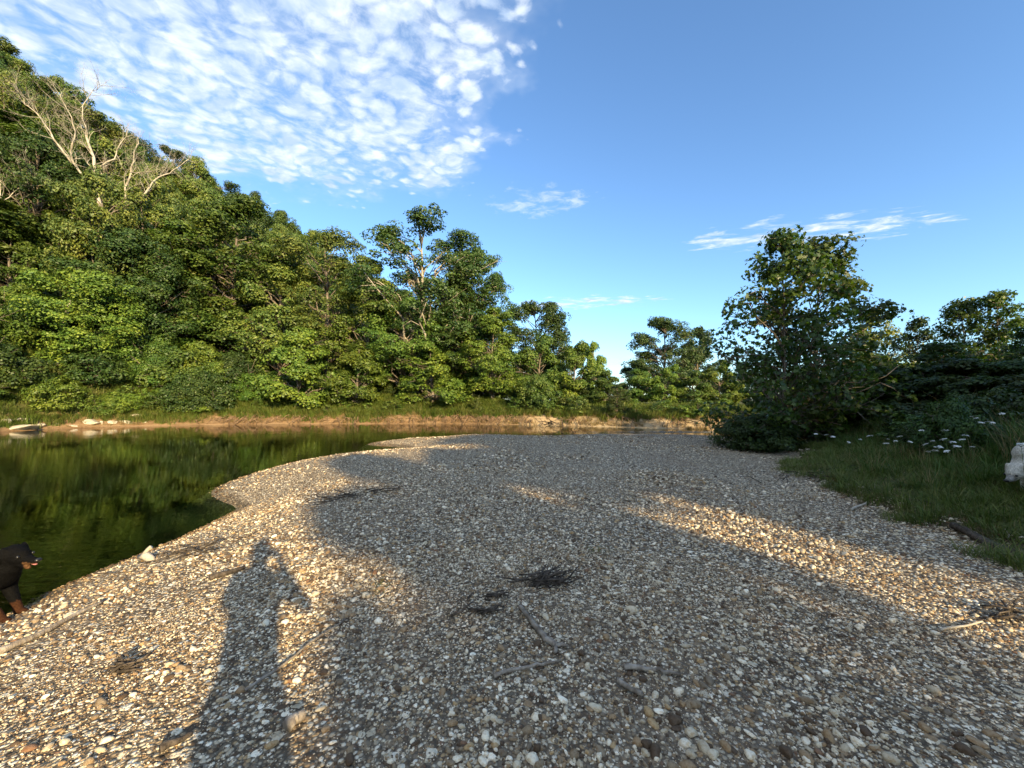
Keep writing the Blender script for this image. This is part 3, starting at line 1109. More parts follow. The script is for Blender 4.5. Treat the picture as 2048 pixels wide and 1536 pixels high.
def gen_tree(name, seed, H, Rc, base, kind, n_limb=18, n_sub=5, per=110, leaf=0.24, cl=(0.85, 0.34), tr=0.22, big=False,
             bark='bark', up=0.5, wob=0.25, bare=4, tilt=0.55, boughs=0):
    """returns (trunk mesh, crown mesh): a tapering stem with limbs and leaf sprays carried on the limb ends"""
    rng = np.random.default_rng(seed)
    tb = Tubes(6)
    hs = np.linspace(0, 0.93 * H, 9)
    ph = rng.uniform(0, 6.28, 2)
    trunk = np.stack([wob * np.sin(hs / H * 5 + ph[0]) * hs / H, wob * np.sin(hs / H * 4 + ph[1]) * hs / H, hs], 1)
    trunk -= trunk[0]
    trunk[0, 2] = -0.35
    rad = tr * (1 - 0.88 * np.linspace(0, 1, 9) ** 0.8)
    rad[0] *= 1.35
    tb.add(trunk, rad, 8)

    def tp(z):
        return np.array([np.interp(z, trunk[:, 2], trunk[:, 0]), np.interp(z, trunk[:, 2], trunk[:, 1]), z])
    clumps = []
    az = rng.uniform(0, 6.28)
    # the crown is built of a few heavy boughs with dark gaps between them
    bg = [((b + rng.uniform(0.2, 0.8)) / max(boughs, 1), az + b * 2.4 + rng.normal() * 0.35, rng.uniform(0.72, 1.15)) for b in range(boughs)]
    for i in range(n_limb):
        if boughs:
            t, az, rb = bg[i % boughs]
            t = min(0.99, max(0.0, t + rng.normal() * 0.032))
            az = az + rng.normal() * 0.24
            r = Rc * prof(kind, t) * rb * rng.uniform(0.72, 1.05)
        else:
            t = (i + rng.uniform(0.1, 0.9)) / n_limb
            az += 2.4 + rng.normal() * 0.5
            t = min(0.99, max(0.0, t + rng.normal() * 0.06))
            r = Rc * prof(kind, t) * (rng.uniform(0.70, 1.15) if i % 3 else rng.uniform(0.35, 0.7))
        zt = (base + (1 - base) * t) * H
        z0 = max(0.08 * H, min(0.9 * H, zt - up * r * rng.uniform(0.7, 1.4)))
        p0 = tp(z0)
        p1 = np.array([p0[0] + r * math.cos(az), p0[1] + r * math.sin(az), zt])
        s = np.linspace(0, 1, 6)[:, None]
        path = p0 + (p1 - p0) * s
        path[:, 2] += 0.14 * r * np.sin(s[:, 0] * math.pi)
        path[1:-1] += rng.normal(size=(4, 3)) * 0.05 * r
        r0 = tr * (0.42 - 0.25 * t)
        tb.add(path, np.linspace(r0, r0 * 0.18 + 0.006, 6), 5)
        clumps.append((p1, 1.0, az))
        for k in range(n_sub):
            f = rng.uniform(0.55, 1.0) if k else rng.uniform(0.3, 0.6)
            q0 = path[0] + (p1 - path[0]) * f
            q0[2] += 0.14 * r * math.sin(f * math.pi)
            a2 = az + rng.choice([-1, 1]) * rng.uniform(0.4, 1.3)
            L = rng.uniform(0.2, 0.42) * max(r, 0.35 * Rc)
            q1 = q0 + np.array([L * math.cos(a2), L * math.sin(a2), L * rng.uniform(-0.55, 0.75)])
            qm = (q0 + q1) / 2 + rng.normal(size=3) * 0.04 * r
            tb.add([q0, qm, q1], [r0 * 0.35 + 0.006, r0 * 0.22 + 0.005, 0.006], 4)
            clumps.append((q1, rng.uniform(0.5, 1.2), a2))
    for k in range(4):
        a = rng.uniform(0, 6.28)
        zt = rng.uniform(0.9, 1.0) * H
        rr = 0.08 * Rc
        p = tp(0.9 * H) + np.array([rr * math.cos(a), rr * math.sin(a), zt - 0.9 * H])
        tb.add([tp(0.88 * H), p], [tr * 0.1 + 0.005, 0.006], 4)
        clumps.append((p, 0.7, a))
    for k in range(bare):     # dead twigs that poke out of the crown
        a = rng.uniform(0, 6.28)
        t = rng.uniform(0.15, 0.8)
        z = (base + (1 - base) * t) * H
        r = Rc * prof(kind, t) * rng.uniform(0.9, 1.12)
        p0 = tp(max(0.1 * H, z - 0.3 * r))
        p1 = p0 + np.array([r * math.cos(a), r * math.sin(a), 0.35 * r])
        tb.add([p0, (p0 + p1) / 2 + rng.normal(size=3) * 0.1, p1], [tr * 0.16, tr * 0.10, 0.012], 4)
        for j in range(5):
            q0 = p0 + (p1 - p0) * rng.uniform(0.6, 0.98)
            d = (p1 - p0) / r * rng.uniform(0.2, 0.7) + rng.normal(size=3) * 0.35
            tb.add([q0, q0 + d * 0.5 + rng.normal(size=3) * 0.05, q0 + d], [0.02, 0.014, 0.006], 3)
    Cs, Ns, Ss = [], [], []
    for (p, sc, a) in clumps:
        n = max(8, int(per * sc * rng.uniform(0.7, 1.3)))
        u = rng.normal(size=(n, 3))
        u /= np.linalg.norm(u, axis=1, keepdims=True)
        low = (u[:, 2] < -0.15) & (rng.uniform(size=n) < 0.6)
        u[low, 2] *= -1                     # more leaf on the lit upper side of a spray than beneath it
        rr = rng.uniform(0.35, 1, n) ** 0.5
        loc = u * rr[:, None] * np.array([cl[0], cl[0], cl[1]]) * sc
        # sprays arch outward and droop at the rim
        hr = np.hypot(loc[:, 0], loc[:, 1])
        loc[:, 2] -= 0.16 * hr ** 2 / max(cl[0] * sc, 0.1)
        out = np.array([math.cos(a), math.sin(a), 0])
        nn = rng.normal(size=(n, 3)) * (0.55 if big else 0.36) + np.array([0, 0, tilt * 0.7]) + 0.28 * out + 0.85 * u
        nn /= np.linalg.norm(nn, axis=1, keepdims=True)
        Cs.append(loc + p)
        Ns.append(nn)
        Ss.append(leaf * rng.uniform(0.65, 1.3, n))
    C, N, S = np.concatenate(Cs), np.concatenate(Ns), np.concatenate(Ss)
    keep = C[:, 2] > 0.02 * H
    C, N, S = C[keep], N[keep], S[keep]
    V, k = leaf_arrays(rng, C, N, S, big)
    n = len(C)
    crown = np_mesh(name + '_crown', V, np.arange(n * k), np.full(n, k))
    crown.materials.append(M['leaf_big' if big else 'leaf'])
    trunk_me = tb.mesh(name + '_trunk')
    trunk_me.materials.append(M[bark])
    return dict(trunk=trunk_me, crown=crown, H=H, R=Rc)


P_ = {}
for i in range(3):
    P_['edge%d' % i] = gen_tree('edge', 10 + i, 14, 4.2, 0.07, 'edge', 60, 5, 118, 0.205, (0.80, 0.50), 0.24, bare=6, up=0.75, boughs=17)
for i in range(3):
    P_['tall%d' % i] = gen_tree('tall', 20 + i, 17, 4.0, 0.10, 'tall', 60, 5, 116, 0.20, (0.82, 0.54), 0.30, bare=4, up=0.8, boughs=18)
for i in range(3):
    P_['round%d' % i] = gen_tree('round', 30 + i, 12, 4.5, 0.16, 'round', 60, 5, 112, 0.205, (0.84, 0.54), 0.26, bare=3, up=0.8, boughs=16)
for i in range(2):
    P_['open%d' % i] = gen_tree('open', 40 + i, 18, 4.6, 0.36, 'open', 40, 6, 100, 0.205, (0.80, 0.5), 0.34, boughs=11, bare=5, up=1.1, bark='pale_bark')
P_['pole0'] = gen_tree('pole', 90, 6.9, 0.9, 0.74, 'round', 20, 5, 100, 0.17, (0.34, 0.22), 0.07, up=1.0, wob=0.1, bare=0)  # unseen tree, crown shaped to break up the sun stripe on the gravel
for i in range(3):
    P_['low%d' % i] = gen_tree('low', 80 + i, 6.0, 2.7, 0.03, 'edge', 44, 5, 84, 0.175, (0.50, 0.36), 0.15, bare=3, up=0.8, boughs=12)
for i in range(3):
    P_['syc%d' % i] = gen_tree('syc', 50 + i, 6.6, 2.1, 0.03, 'syc', 84, 5, 18, 0.125, (0.34, 0.26), 0.075, big=True, up=0.8, wob=0.12, bare=0, tilt=0.25)
for i in range(3):
    P_['bush%d' % i] = gen_tree('bush', 60 + i, 2.2, 1.5, 0.03, 'round', 34, 4, 80, 0.12, (0.42, 0.28), 0.05, up=0.7, wob=0.1, bare=1)
for i in range(2):
    P_['weed%d' % i] = gen_tree('weed', 70 + i, 1.6, 0.7, 0.05, 'tall', 14, 3, 26, 0.12, (0.24, 0.16), 0.02, up=0.7, wob=0.1, bare=0)

LIGHT = (0.135, 0.185, 0.034)
MID = (0.094, 0.140, 0.031)
DARK = (0.054, 0.088, 0.025)
OLIVE = (0.122, 0.148, 0.038)
GREYG = (0.062, 0.100, 0.034)
trng = random.Random(5)


def put_tree(name, proto, x, y, h, r, tint, label, cat, group=None, rz=None, lean=(0, 0), z=None, sink=0.0, extra=None):
    if h < 8.5 and proto[:4] in ('edge', 'roun', 'tall') and name != 'vine_stump':
        proto = 'low' + proto[-1]
    p = P_[proto]
    if y > 20 and h < 6:
        while float(ground_all(x, y)[2][0]) < 0.75 + 0.45 * r and y < 70:      # keep the plant's skirt clear of the water
            y += 0.25
            z = None
    z = gz(x, y) if z is None else z
    t = empty(name, (x, y, z - sink), rz if rz is not None else trng.uniform(0, 6.28))
    t.rotation_euler[0], t.rotation_euler[1] = lean
    t.scale = (r / p['R'], r / p['R'], h / p['H'])
    tag(t, label, cat, group)
    c = link('crown', p['crown'], t)
    c.color = (*tint, 1)
    c['kind'] = 'stuff'
    link('trunk', p['trunk'], t)
    return t


def tree_px(name, proto, px, top, D, wpx, tint, label, cat='tree', group=None, **kw):
    x = (px - 1024) / F * D
    z = gz(x, D)
    h = ZC + (HZ - top) / F * D - z
    return put_tree(name, proto, x, D, h, wpx / F * D / 2, tint, label, cat, group, z=z, **kw)


# the front of the wood on the far bank
def leaning_tree():
    pp = [at(82, 812, 30.5), at(88, 790, 30.5), at(96, 768, 30.5), at(103, 745, 30.6), at(112, 715, 30.7), at(122, 670, 30.8), at(140, 600, 31)]
    g0 = np.array([pp[0][0], pp[0][1], gz(pp[0][0], pp[0][1])])
    t = empty('leaning_tree', g0)
    tag(t, 'bright green tree on a pale leaning trunk above the rocky waterline', 'tree')
    pts = np.array([p - g0 for p in pp])
    pts = np.vstack([[pts[0] + np.array([-0.25, 0, -1.0])], pts])
    tb = Tubes(8)
    tb.add(pts, [0.36, 0.31, 0.28, 0.27, 0.26, 0.22, 0.16, 0.08])
    link('trunk', tb.mesh('leaning_trunk'), t, M['pale_bark'])
    p = P_['round1']
    c = link('crown', p['crown'], t)
    c.color = (*LIGHT, 1)
    c['kind'] = 'stuff'
    q = at(165, 765, 30.8) - g0
    c.location = q
    hh = (765 - 540) / F * 30.8
    c.scale = (4.3 / p['R'], 3.6 / p['R'], hh / p['H'])


leaning_tree()
tree_px('river_tree', 'edge0', -60, 380, 33, 300, MID, 'broad dark tree at the upstream end of the far bank', rz=0.3)
tree_px('river_tree', 'tall0', 40, 250, 41, 260, MID, 'very tall leafy tree beside the bleached dead tree on its upstream side')
tree_px('river_tree', 'edge2', 225, 480, 37, 240, MID, 'leafy tree standing at the foot of the bleached dead trees')
tree_px('river_tree', 'edge0', 355, 445, 39, 240, MID, 'dense green tree rising behind the vine mound on the far bank', rz=2.2)
tree_px('river_tree', 'tall1', 470, 415, 42, 220, MID, 'tall dense tree halfway along the far bank')
tree_px('river_tree', 'edge1', 560, 470, 40, 200, OLIVE, 'olive green tree behind the small round bank tree', rz=4.0)
tree_px('bank_tree', 'round0', 595, 655, 33.5, 165, LIGHT, 'small bright round tree on a bare pale trunk at the bank edge')
tree_px('river_tree', 'tall2', 655, 465, 40, 170, OLIVE, 'yellowish olive tree with dead twigs in its crown')
tree_px('river_tree', 'edge2', 735, 520, 38, 170, LIGHT, 'light green tall tree just upstream of the tallest open crowned tree', rz=5.1)
tree_px('bank_tree', 'edge0', 715, 690, 34.6, 130, LIGHT, 'low bright tree at the grass edge under the light green tall tree', rz=0.9)
tree_px('open_crowned_tree', 'open0', 842, 437, 39, 230, GREYG, 'tallest open crowned tree with forked bare trunk against the sky', rz=0.6)
tree_px('river_tree', 'open1', 925, 480, 41, 170, DARK, 'dark tree leaning against the tallest open crowned tree')
tree_px('river_tree', 'tall0', 965, 500, 43, 110, DARK, 'narrow dark tree with two pointed tops behind the rounded light tree')
tree_px('river_tree', 'edge1', 905, 560, 39.5, 190, DARK, 'dark shaded tree under the open crowned tree', rz=3.3)
tree_px('river_tree', 'round1', 810, 600, 37.5, 160, MID, 'ivy covered tree in front of the forked trunk')
tree_px('bank_tree', 'edge2', 865, 690, 35, 150, LIGHT, 'low bright tree between the ivy trunk and the rounded light tree', rz=1.7)
tree_px('rounded_tree', 'edge0', 985, 615, 36, 150, LIGHT, 'rounded light green tree above the brown eroded roots', rz=2.6)
tree_px('river_tree', 'round1', 1072, 603, 46, 150, DARK, 'dark round headed tree standing behind the lighter bank trees')
tree_px('bank_tree', 'edge1', 1080, 675, 37, 120, MID, 'mid green tree with a bare broken branch below its crown', rz=0.4)
tree_px('bank_tree', 'edge2', 1150, 690, 36, 110, LIGHT, 'bright bushy tree next to the gap of open sky', rz=3.0)
tree_px('bank_tree', 'tall1', 1190, 690, 38, 70, LIGHT, 'narrow bright tree with a pointed top next to the gap of open sky')
tree_px('far_tree', 'round0', 1268, 722, 58, 110, (0.03, 0.055, 0.015), 'small dark distant tree in the gap of open sky')
tree_px('twin_topped_tree', 'round2', 1328, 638, 42, 135, GREYG, 'open branched tree with ragged crown beyond the narrow channel', rz=2.0)
tree_px('twin_topped_tree', 'tall1', 1395, 660, 43, 100, GREYG, 'fuller ragged tree beside the open branched tree beyond the channel')
for i, (px, top, D, wp, tn, kd) in enumerate([(1215, 755, 34, 90, MID, 'edge0'), (1275, 752, 35, 90, MID, 'edge1'), (1335, 745, 34, 80, LIGHT, 'edge2'),
                                              (1385, 755, 33, 90, MID, 'edge0'), (1440, 735, 33, 90, LIGHT, 'edge1'), (1490, 740, 34, 100, MID, 'edge2'),
                                              (1545, 750, 33, 100, LIGHT, 'edge0'), (1610, 745, 34, 120, MID, 'edge1'), (1690, 735, 35, 140, MID, 'edge2'),
                                              (1790, 730, 36, 160, DARK, 'edge0'), (1900, 725, 36, 170, DARK, 'edge1'), (2010, 720, 36, 180, DARK, 'edge2')]):
    tree_px('thicket_tree', kd, px, top - 12, D, wp * 1.0, tn, 'low bushy tree in the thicket beyond the narrow channel', group='thicket along the far side of the channel')

for px, top, D, wp in [(10, 455, 38.5, 220), (0, 500, 44, 200), (-30, 520, 40, 200), (60, 500, 39, 180), (-10, 560, 36, 190), (70, 600, 37, 170), (150, 620, 35.5, 160), (20, 690, 33, 130), (235, 640, 35.5, 150), (300, 640, 36, 130)]:
    tree_px('woodland_tree', trng.choice(['edge0', 'edge1', 'edge2']), px, top, D, wp, trng.choice([MID, DARK, LIGHT]), 'low spreading tree filling the wood edge above the vine mounds', group='low trees at the wood edge')
for x, y, h, r in [(-46, 34.5, 6.5, 3.0), (-43, 33, 5.5, 2.6), (-49, 37.5, 7, 3.0), (-50, 35, 7, 3)]:
    put_tree('woodland_tree', 'edge%d' % (int(-x) % 3), x, y, h, r, MID, 'mid green tree filling the slope above the leaning trunk', 'tree', 'trees on the slope above the leaning trunk', rz=x)
# understory that closes the wood's edge at ground level
uspots = []
for px in list(range(-60, 480, 34)) + list(range(500, 1230, 95)) + list(range(-90, 420, 40)):
    uspots.append((px + trng.uniform(-14, 14), trng.uniform(2.6, 4.5), trng.uniform(1.8, 3.2)))
fx = far_l[(far_l[:, 0] > -60) & (far_l[:, 0] < 80)]


def far_y(x):
    return float(np.interp(x, FARX, FARY))


_s = [p for p in far_l if -36 < p[0] < 700 and p[1] > 20]
FARX = np.array([p[0] for p in _s])
FARY = np.array([p[1] for p in _s])
_o = np.argsort(FARX)
FARX, FARY = FARX[_o], FARY[_o]
for px, back, h in uspots:
    a = (px - 1024) / F
    D = 30.0
    for _ in range(12):
        D = far_y(a * D) + back + (1.2 if px < 480 else 3.6)
    x = a * D
    put_tree('understory_shrub', 'bush%d' % trng.randrange(3), x, D, h, h * trng.uniform(0.55, 0.8), trng.choice([MID, DARK, DARK, LIGHT]),
             'leafy undergrowth shrub at the foot of the far bank trees', 'shrub', 'undergrowth along the far bank')

# second and third ranks, then the wooded hillside
for i in range(20):
    px = -120 + i * 66 + trng.uniform(-15, 15)
    D = 49 + trng.uniform(-2, 6)
    x = (px - 1024) / F * D
    if px > 1230:
        continue
    top = 470 + 0.30 * px + trng.uniform(-20, 30) if px < 780 else 620 + 0.25 * (px - 780) + trng.uniform(0, 40)
    if px > 960:
        top = max(top, 690)
    z = gz(x, D)
    h = max(7, min(16, ZC + (HZ - top) / F * D - z))
    put_tree('woodland_tree', trng.choice(['edge0', 'edge1', 'tall1', 'round2']), x, D, h, trng.uniform(3.2, 4.4), trng.choice([MID, DARK, DARK, OLIVE]),
             'shaded tree standing behind the front row of the far bank', 'tree', 'second rank of trees behind the far bank')


def hill_label(hv, beyond):
    tint, word = trng.choice([(MID, 'mid green'), (OLIVE, 'olive green'), (OLIVE, 'olive green'), (DARK, 'dark green')])
    where = 'along the crest of the wooded hill' if beyond > -9 else ('low on the wooded hillside' if hv < 9 else 'halfway up the wooded hillside')
    return tint, '%s hardwood tree %s' % (word, where), 'tree', '%s trees %s' % (word, where)


nh = 0
for gy in np.arange(36, 112, 6.1):
    for gx in np.arange(-112, 2, 6.1):
        x = gx + trng.uniform(-2.0, 2.0)
        y = gy + trng.uniform(-2.0, 2.0)
        hzv = float(hill_z(np.array([x]), np.array([y]))[0])
        if hzv < 1.6 or x / y < -1.75:
            continue
        yr = 60 + (x + 80) * 0.577
        if (y - yr) > 9:
            continue
        px = 1024 + F * x / y
        h = trng.uniform(11, 15.5)
        put_tree('hillside_tree', trng.choice(['round0', 'round1', 'round2', 'tall2', 'tall0']), x, y, h, trng.uniform(3.4, 4.6),
                 *hill_label(hzv, y - yr))
        nh += 1
print('hillside trees', nh)

# sycamores and saplings on the near side, right; sun and shade are put into their tints
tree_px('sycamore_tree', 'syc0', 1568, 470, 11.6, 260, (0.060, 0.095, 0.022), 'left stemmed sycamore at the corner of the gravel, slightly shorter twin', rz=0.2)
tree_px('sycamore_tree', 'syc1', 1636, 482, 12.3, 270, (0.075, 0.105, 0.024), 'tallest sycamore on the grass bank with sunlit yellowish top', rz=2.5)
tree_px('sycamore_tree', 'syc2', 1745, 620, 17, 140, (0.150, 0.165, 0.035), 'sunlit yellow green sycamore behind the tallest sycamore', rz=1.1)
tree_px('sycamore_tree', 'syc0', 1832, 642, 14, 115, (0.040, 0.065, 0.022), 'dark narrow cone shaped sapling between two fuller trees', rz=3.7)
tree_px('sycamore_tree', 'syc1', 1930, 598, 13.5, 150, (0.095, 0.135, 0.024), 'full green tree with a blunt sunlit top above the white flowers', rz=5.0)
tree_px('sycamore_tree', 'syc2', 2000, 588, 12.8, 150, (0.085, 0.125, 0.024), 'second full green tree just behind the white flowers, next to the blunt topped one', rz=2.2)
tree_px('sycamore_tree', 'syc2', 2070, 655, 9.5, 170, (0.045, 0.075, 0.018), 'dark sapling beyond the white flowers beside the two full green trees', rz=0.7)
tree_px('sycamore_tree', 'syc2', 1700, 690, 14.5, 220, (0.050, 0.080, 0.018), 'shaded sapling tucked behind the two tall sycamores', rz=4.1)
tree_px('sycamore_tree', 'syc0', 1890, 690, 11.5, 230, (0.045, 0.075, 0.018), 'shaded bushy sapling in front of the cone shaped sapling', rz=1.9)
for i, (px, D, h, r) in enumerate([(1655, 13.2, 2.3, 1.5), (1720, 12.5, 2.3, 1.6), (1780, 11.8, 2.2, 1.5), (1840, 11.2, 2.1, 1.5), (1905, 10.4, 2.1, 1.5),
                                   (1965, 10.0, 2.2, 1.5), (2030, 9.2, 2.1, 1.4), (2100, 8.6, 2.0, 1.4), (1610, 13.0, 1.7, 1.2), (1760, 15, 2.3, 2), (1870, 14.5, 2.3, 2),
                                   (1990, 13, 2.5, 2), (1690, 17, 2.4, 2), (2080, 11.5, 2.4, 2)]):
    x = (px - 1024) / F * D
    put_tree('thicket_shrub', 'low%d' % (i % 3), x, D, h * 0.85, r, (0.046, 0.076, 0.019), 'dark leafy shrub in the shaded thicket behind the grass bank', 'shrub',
             'shrubs of the shaded thicket')  # the dark tint carries the thicket's shade
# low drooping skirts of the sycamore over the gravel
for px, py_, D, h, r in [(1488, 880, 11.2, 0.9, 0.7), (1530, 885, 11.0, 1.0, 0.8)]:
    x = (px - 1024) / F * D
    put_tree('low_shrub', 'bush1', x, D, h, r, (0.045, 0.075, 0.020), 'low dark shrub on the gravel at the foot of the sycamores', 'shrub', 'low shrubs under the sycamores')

# wood behind the photographer whose shade lies across the gravel
SH = 'tall tree of the wood behind the gravel bar that shades it'
# (c, u): across and along the direction of the sun; slim ones added to cut into the sun stripe
for (c, u, h, r, pr) in [(2.0, 14, 7.9, 2.1, 'round0'), (2.3, 20, 9.2, 1.9, 'edge1'), (7.15, 16, 10, 2.4, 'round1'), (8.6, 13, 9, 2.0, 'edge1'), (6.5, 21, 11, 1.6, 'tall1'), (4.6, 12, 6.9, 1.25, 'pole0'), (4.2, 15.5, 8.3, 0.8, 'pole0'),
                         (1.25, 14.5, 6.4, 1.8, 'edge2'), (6.0, 11, 6.4, 1.1, 'edge0'), (3.3, 11, 5.6, 0.8, 'edge1'), (2.3, 12.3, 7.0, 1.9, 'edge0'), (7.1, 12.6, 7.6, 2.2, 'edge1'), (9.5, 11.5, 7.6, 2.2, 'edge2'), (11, 15, 10.5, 2.4, 'edge0'), (15.2, 14, 9.6, 2.4, 'round2'),
                         (7.3, 22, 11.5, 2.4, 'tall0'), (11, 23, 12.5, 2.6, 'tall1'), (14, 21, 12, 2.5, 'tall2'), (19, 14, 6.5, 2.3, 'edge2'), (17.5, 20, 9.5, 2.5, 'edge1'),
                         (21, 21, 8, 2.5, 'round0'), (23, 15, 6.5, 2.3, 'edge0'), (9.2, 18, 10.5, 2.0, 'edge2'), (25, 22, 8, 2.6, 'round1')]:
    put_tree('shade_tree', pr, 0.851 * c + 0.525 * u, 0.525 * c - 0.851 * u, h, r, MID, SH, 'tree', 'wood behind the gravel bar', rz=c * 1.3)


# ------------------------------------------------------------------ bleached dead trees
def branch_rec(tb, rng, p, d, L, r, depth):
    n = 5
    pts = [p]
    dd = d / np.linalg.norm(d)
    for i in range(n):
        dd = dd + rng.normal(size=3) * 0.13 + np.array([0, 0, 0.05])
        dd /= np.linalg.norm(dd)
        pts.append(pts[-1] + dd * L / n)
    tb.add(pts, np.linspace(r, r * 0.35, n + 1), 5 if r > 0.03 else 3)
    if depth == 0:
        return
    for k in range(rng.integers(3, 6)):
        f = rng.uniform(0.3, 1.0)
        i = min(n, int(f * n) + 1)
        side = rng.normal(size=3)
        nd = dd * 0.75 + side * 0.5 + np.array([0, -0.05, 0.12])
        branch_rec(tb, rng, pts[i], nd, L * rng.uniform(0.45, 0.72), r * rng.uniform(0.36, 0.5), depth - 1)


def dead_tree(name, limbs, D, seed, label):
    """limbs: list of (pixel polyline, start radius, end radius)"""
    rng = np.random.default_rng(seed)
    base = at(*limbs[0][0][0], D)
    gx, gy = base[0], base[1]
    g = np.array([gx, gy, gz(gx, gy)])
    t = empty(name, tuple(g))
    tag(t, label, 'dead tree')
    for i, (pl, r0, r1, dz) in enumerate(limbs):
        tb = Tubes(7)
        pts = [at(a, b, D + dz * k / max(1, len(pl) - 1)) - g for k, (a, b) in enumerate(pl)]
        if i == 0:
            pts = [np.array([0, 0, -0.5]), pts[0] * 0.5] + pts
        pts = catmull(pts, 3)
        pts[1:-1] += rng.normal(size=(len(pts) - 2, 3)) * 0.05
        rr = np.linspace(r0, r1, len(pts)) * 0.72
        tb.add(pts, rr)
        m = len(pts)
        st = int(m * (0.45 if i == 0 else 0.3))
        for j in range(st, m):
            for _ in range(2 if i else 1):
                d = pts[min(j, m - 1)] - pts[max(0, j - 2)]
                d = d / (np.linalg.norm(d) + 1e-6)
                nd = d * 0.7 + rng.normal(size=3) * 0.55 + np.array([0, 0, 0.2])
                branch_rec(tb, rng, pts[j], nd, rng.uniform(0.9, 2.1), max(rr[j] * 0.4, 0.022), 2)
        link('trunk' if i == 0 else 'limb', tb.mesh(name), t, M['dead'])
    return t


dead_tree('dead_tree', [([(206, 470), (200, 420), (196, 370), (190, 330), (178, 290), (172, 262)], 0.32, 0.11, 0),
                        ([(190, 385), (165, 350), (146, 318), (148, 275), (143, 235), (120, 190)], 0.16, 0.03, -1.5),
                        ([(146, 330), (110, 280), (80, 235), (50, 205), (34, 180)], 0.12, 0.025, -2),
                        ([(196, 335), (225, 318), (240, 290), (255, 262)], 0.10, 0.02, 1.0),
                        ([(175, 268), (165, 225), (180, 190), (200, 172)], 0.08, 0.015, 1.0)], 37, 3,
          'largest bleached dead tree with spreading bare limbs on the slope')
dead_tree('dead_tree', [([(250, 430), (252, 400), (255, 365), (265, 335), (270, 300), (276, 280)], 0.20, 0.05, 0),
                        ([(252, 412), (285, 395), (305, 365), (330, 350), (355, 335), (378, 318)], 0.15, 0.03, 1.0),
                        ([(262, 345), (290, 345), (320, 338)], 0.07, 0.02, -1)], 39, 8,
          'smaller forked bleached dead tree beside the largest dead tree')
dead_tree('dead_tree', [([(-10, 470), (0, 420), (2, 385), (-4, 350)], 0.12, 0.03, 0),
                        ([(0, 415), (28, 385), (55, 370)], 0.06, 0.015, 0.5)], 34, 12,
          'short bare dead stub poking out of the upstream trees')


# ------------------------------------------------------------------ scattered stuff
def proto_coll(name, meshes):
    c = bpy.data.collections.new(name)
    for i, me in enumerate(meshes):
        o = bpy.data.objects.new('%s_%02d' % (name, i), me)
        c.objects.link(o)
    return c


def scatter(name, pts, scale, rot, idx, coll, label, cat):
    n = len(pts)
    me = bpy.data.meshes.new(name)
    me.vertices.add(n)
    me.vertices.foreach_set('co', np.asarray(pts, np.float32).ravel())
    a = me.attributes.new('sc', 'FLOAT_VECTOR', 'POINT')
    a.data.foreach_set('vector', np.asarray(scale, np.float32).ravel())
    a = me.attributes.new('ro', 'FLOAT_VECTOR', 'POINT')
    a.data.foreach_set('vector', np.asarray(rot, np.float32).ravel())
    a = me.attributes.new('ix', 'INT', 'POINT')
    a.data.foreach_set('value', np.asarray(idx, np.int32))
    o = link(name, me)
    ng = bpy.data.node_groups.new(name, 'GeometryNodeTree')
    ng.interface.new_socket('Geometry', in_out='INPUT', socket_type='NodeSocketGeometry')
    ng.interface.new_socket('Geometry', in_out='OUTPUT', socket_type='NodeSocketGeometry')
    gi = ng.nodes.new('NodeGroupInput')
    go = ng.nodes.new('NodeGroupOutput')
    ip = ng.nodes.new('GeometryNodeInstanceOnPoints')
    ci = ng.nodes.new('GeometryNodeCollectionInfo')
    ci.inputs[0].default_value = coll
    ci.inputs['Separate Children'].default_value = True
    ci.inputs['Reset Children'].default_value = True

    def attr(nm, ty):
        q = ng.nodes.new('GeometryNodeInputNamedAttribute')
        q.data_type = ty
        q.inputs[0].default_value = nm
        return q.outputs[0]
    L = ng.links
    L.new(gi.outputs[0], ip.inputs['Points'])
    L.new(ci.outputs[0], ip.inputs['Instance'])
    ip.inputs['Pick Instance'].default_value = True
    L.new(attr('ix', 'INT'), ip.inputs['Instance Index'])
    L.new(attr('ro', 'FLOAT_VECTOR'), ip.inputs['Rotation'])
    L.new(attr('sc', 'FLOAT_VECTOR'), ip.inputs['Scale'])
    L.new(ip.outputs[0], go.inputs[0])
    md = o.modifiers.new('scatter', 'NODES')
    md.node_group = ng
    tag(o, label, cat, None, 'stuff')
    return o


def stone_mesh(seed, sub=2, flat=0.5, cuts=9, rnd=0.06):
    rng = np.random.default_rng(seed)
    v, f = ico(sub)
    v = v.copy()
    for _ in range(cuts):          # broken facets
        n = rng.normal(size=3)
        n /= np.linalg.norm(n)
        d = rng.uniform(0.55, 0.88)
        e = v @ n - d
        m = e > 0
        v[m] -= (e[m] * 0.92)[:, None] * n
    v += rng.normal(size=v.shape) * rnd * 0.5
    v *= np.array([1.0, rng.uniform(0.6, 0.85), flat * rng.uniform(0.8, 1.2)])
    me = np_mesh('stone', v, f.ravel(), np.full(len(f), 3), seed % 3 == 0 or sub == 3)
    me.materials.append(M['stone'])
    return me


stone_protos = [stone_mesh(100 + i, 2, fl, ct) for i, (fl, ct) in enumerate([(.5, 9), (.4, 12), (.6, 7), (.45, 5), (.35, 10), (.55, 14), (.5, 4), (.7, 8)])]
small_protos = [stone_mesh(130 + i, 1, .55, 4, 0.1) for i in range(5)]
C_ST = proto_coll('stone_kind', stone_protos)
C_SM = proto_coll('chip_kind', small_protos)
rg = np.random.default_rng(77)


def wedge(n, r0, r1, half=70, power=1.0):
    """random ground points ahead of the photographer, evenly spread over the area"""
    rr = np.sqrt(rg.uniform(r0 ** (2 * power), r1 ** (2 * power), n)) ** (1 / power)
    th = np.radians(rg.uniform(-half, half, n))
    return rr * np.sin(th), rr * np.cos(th)


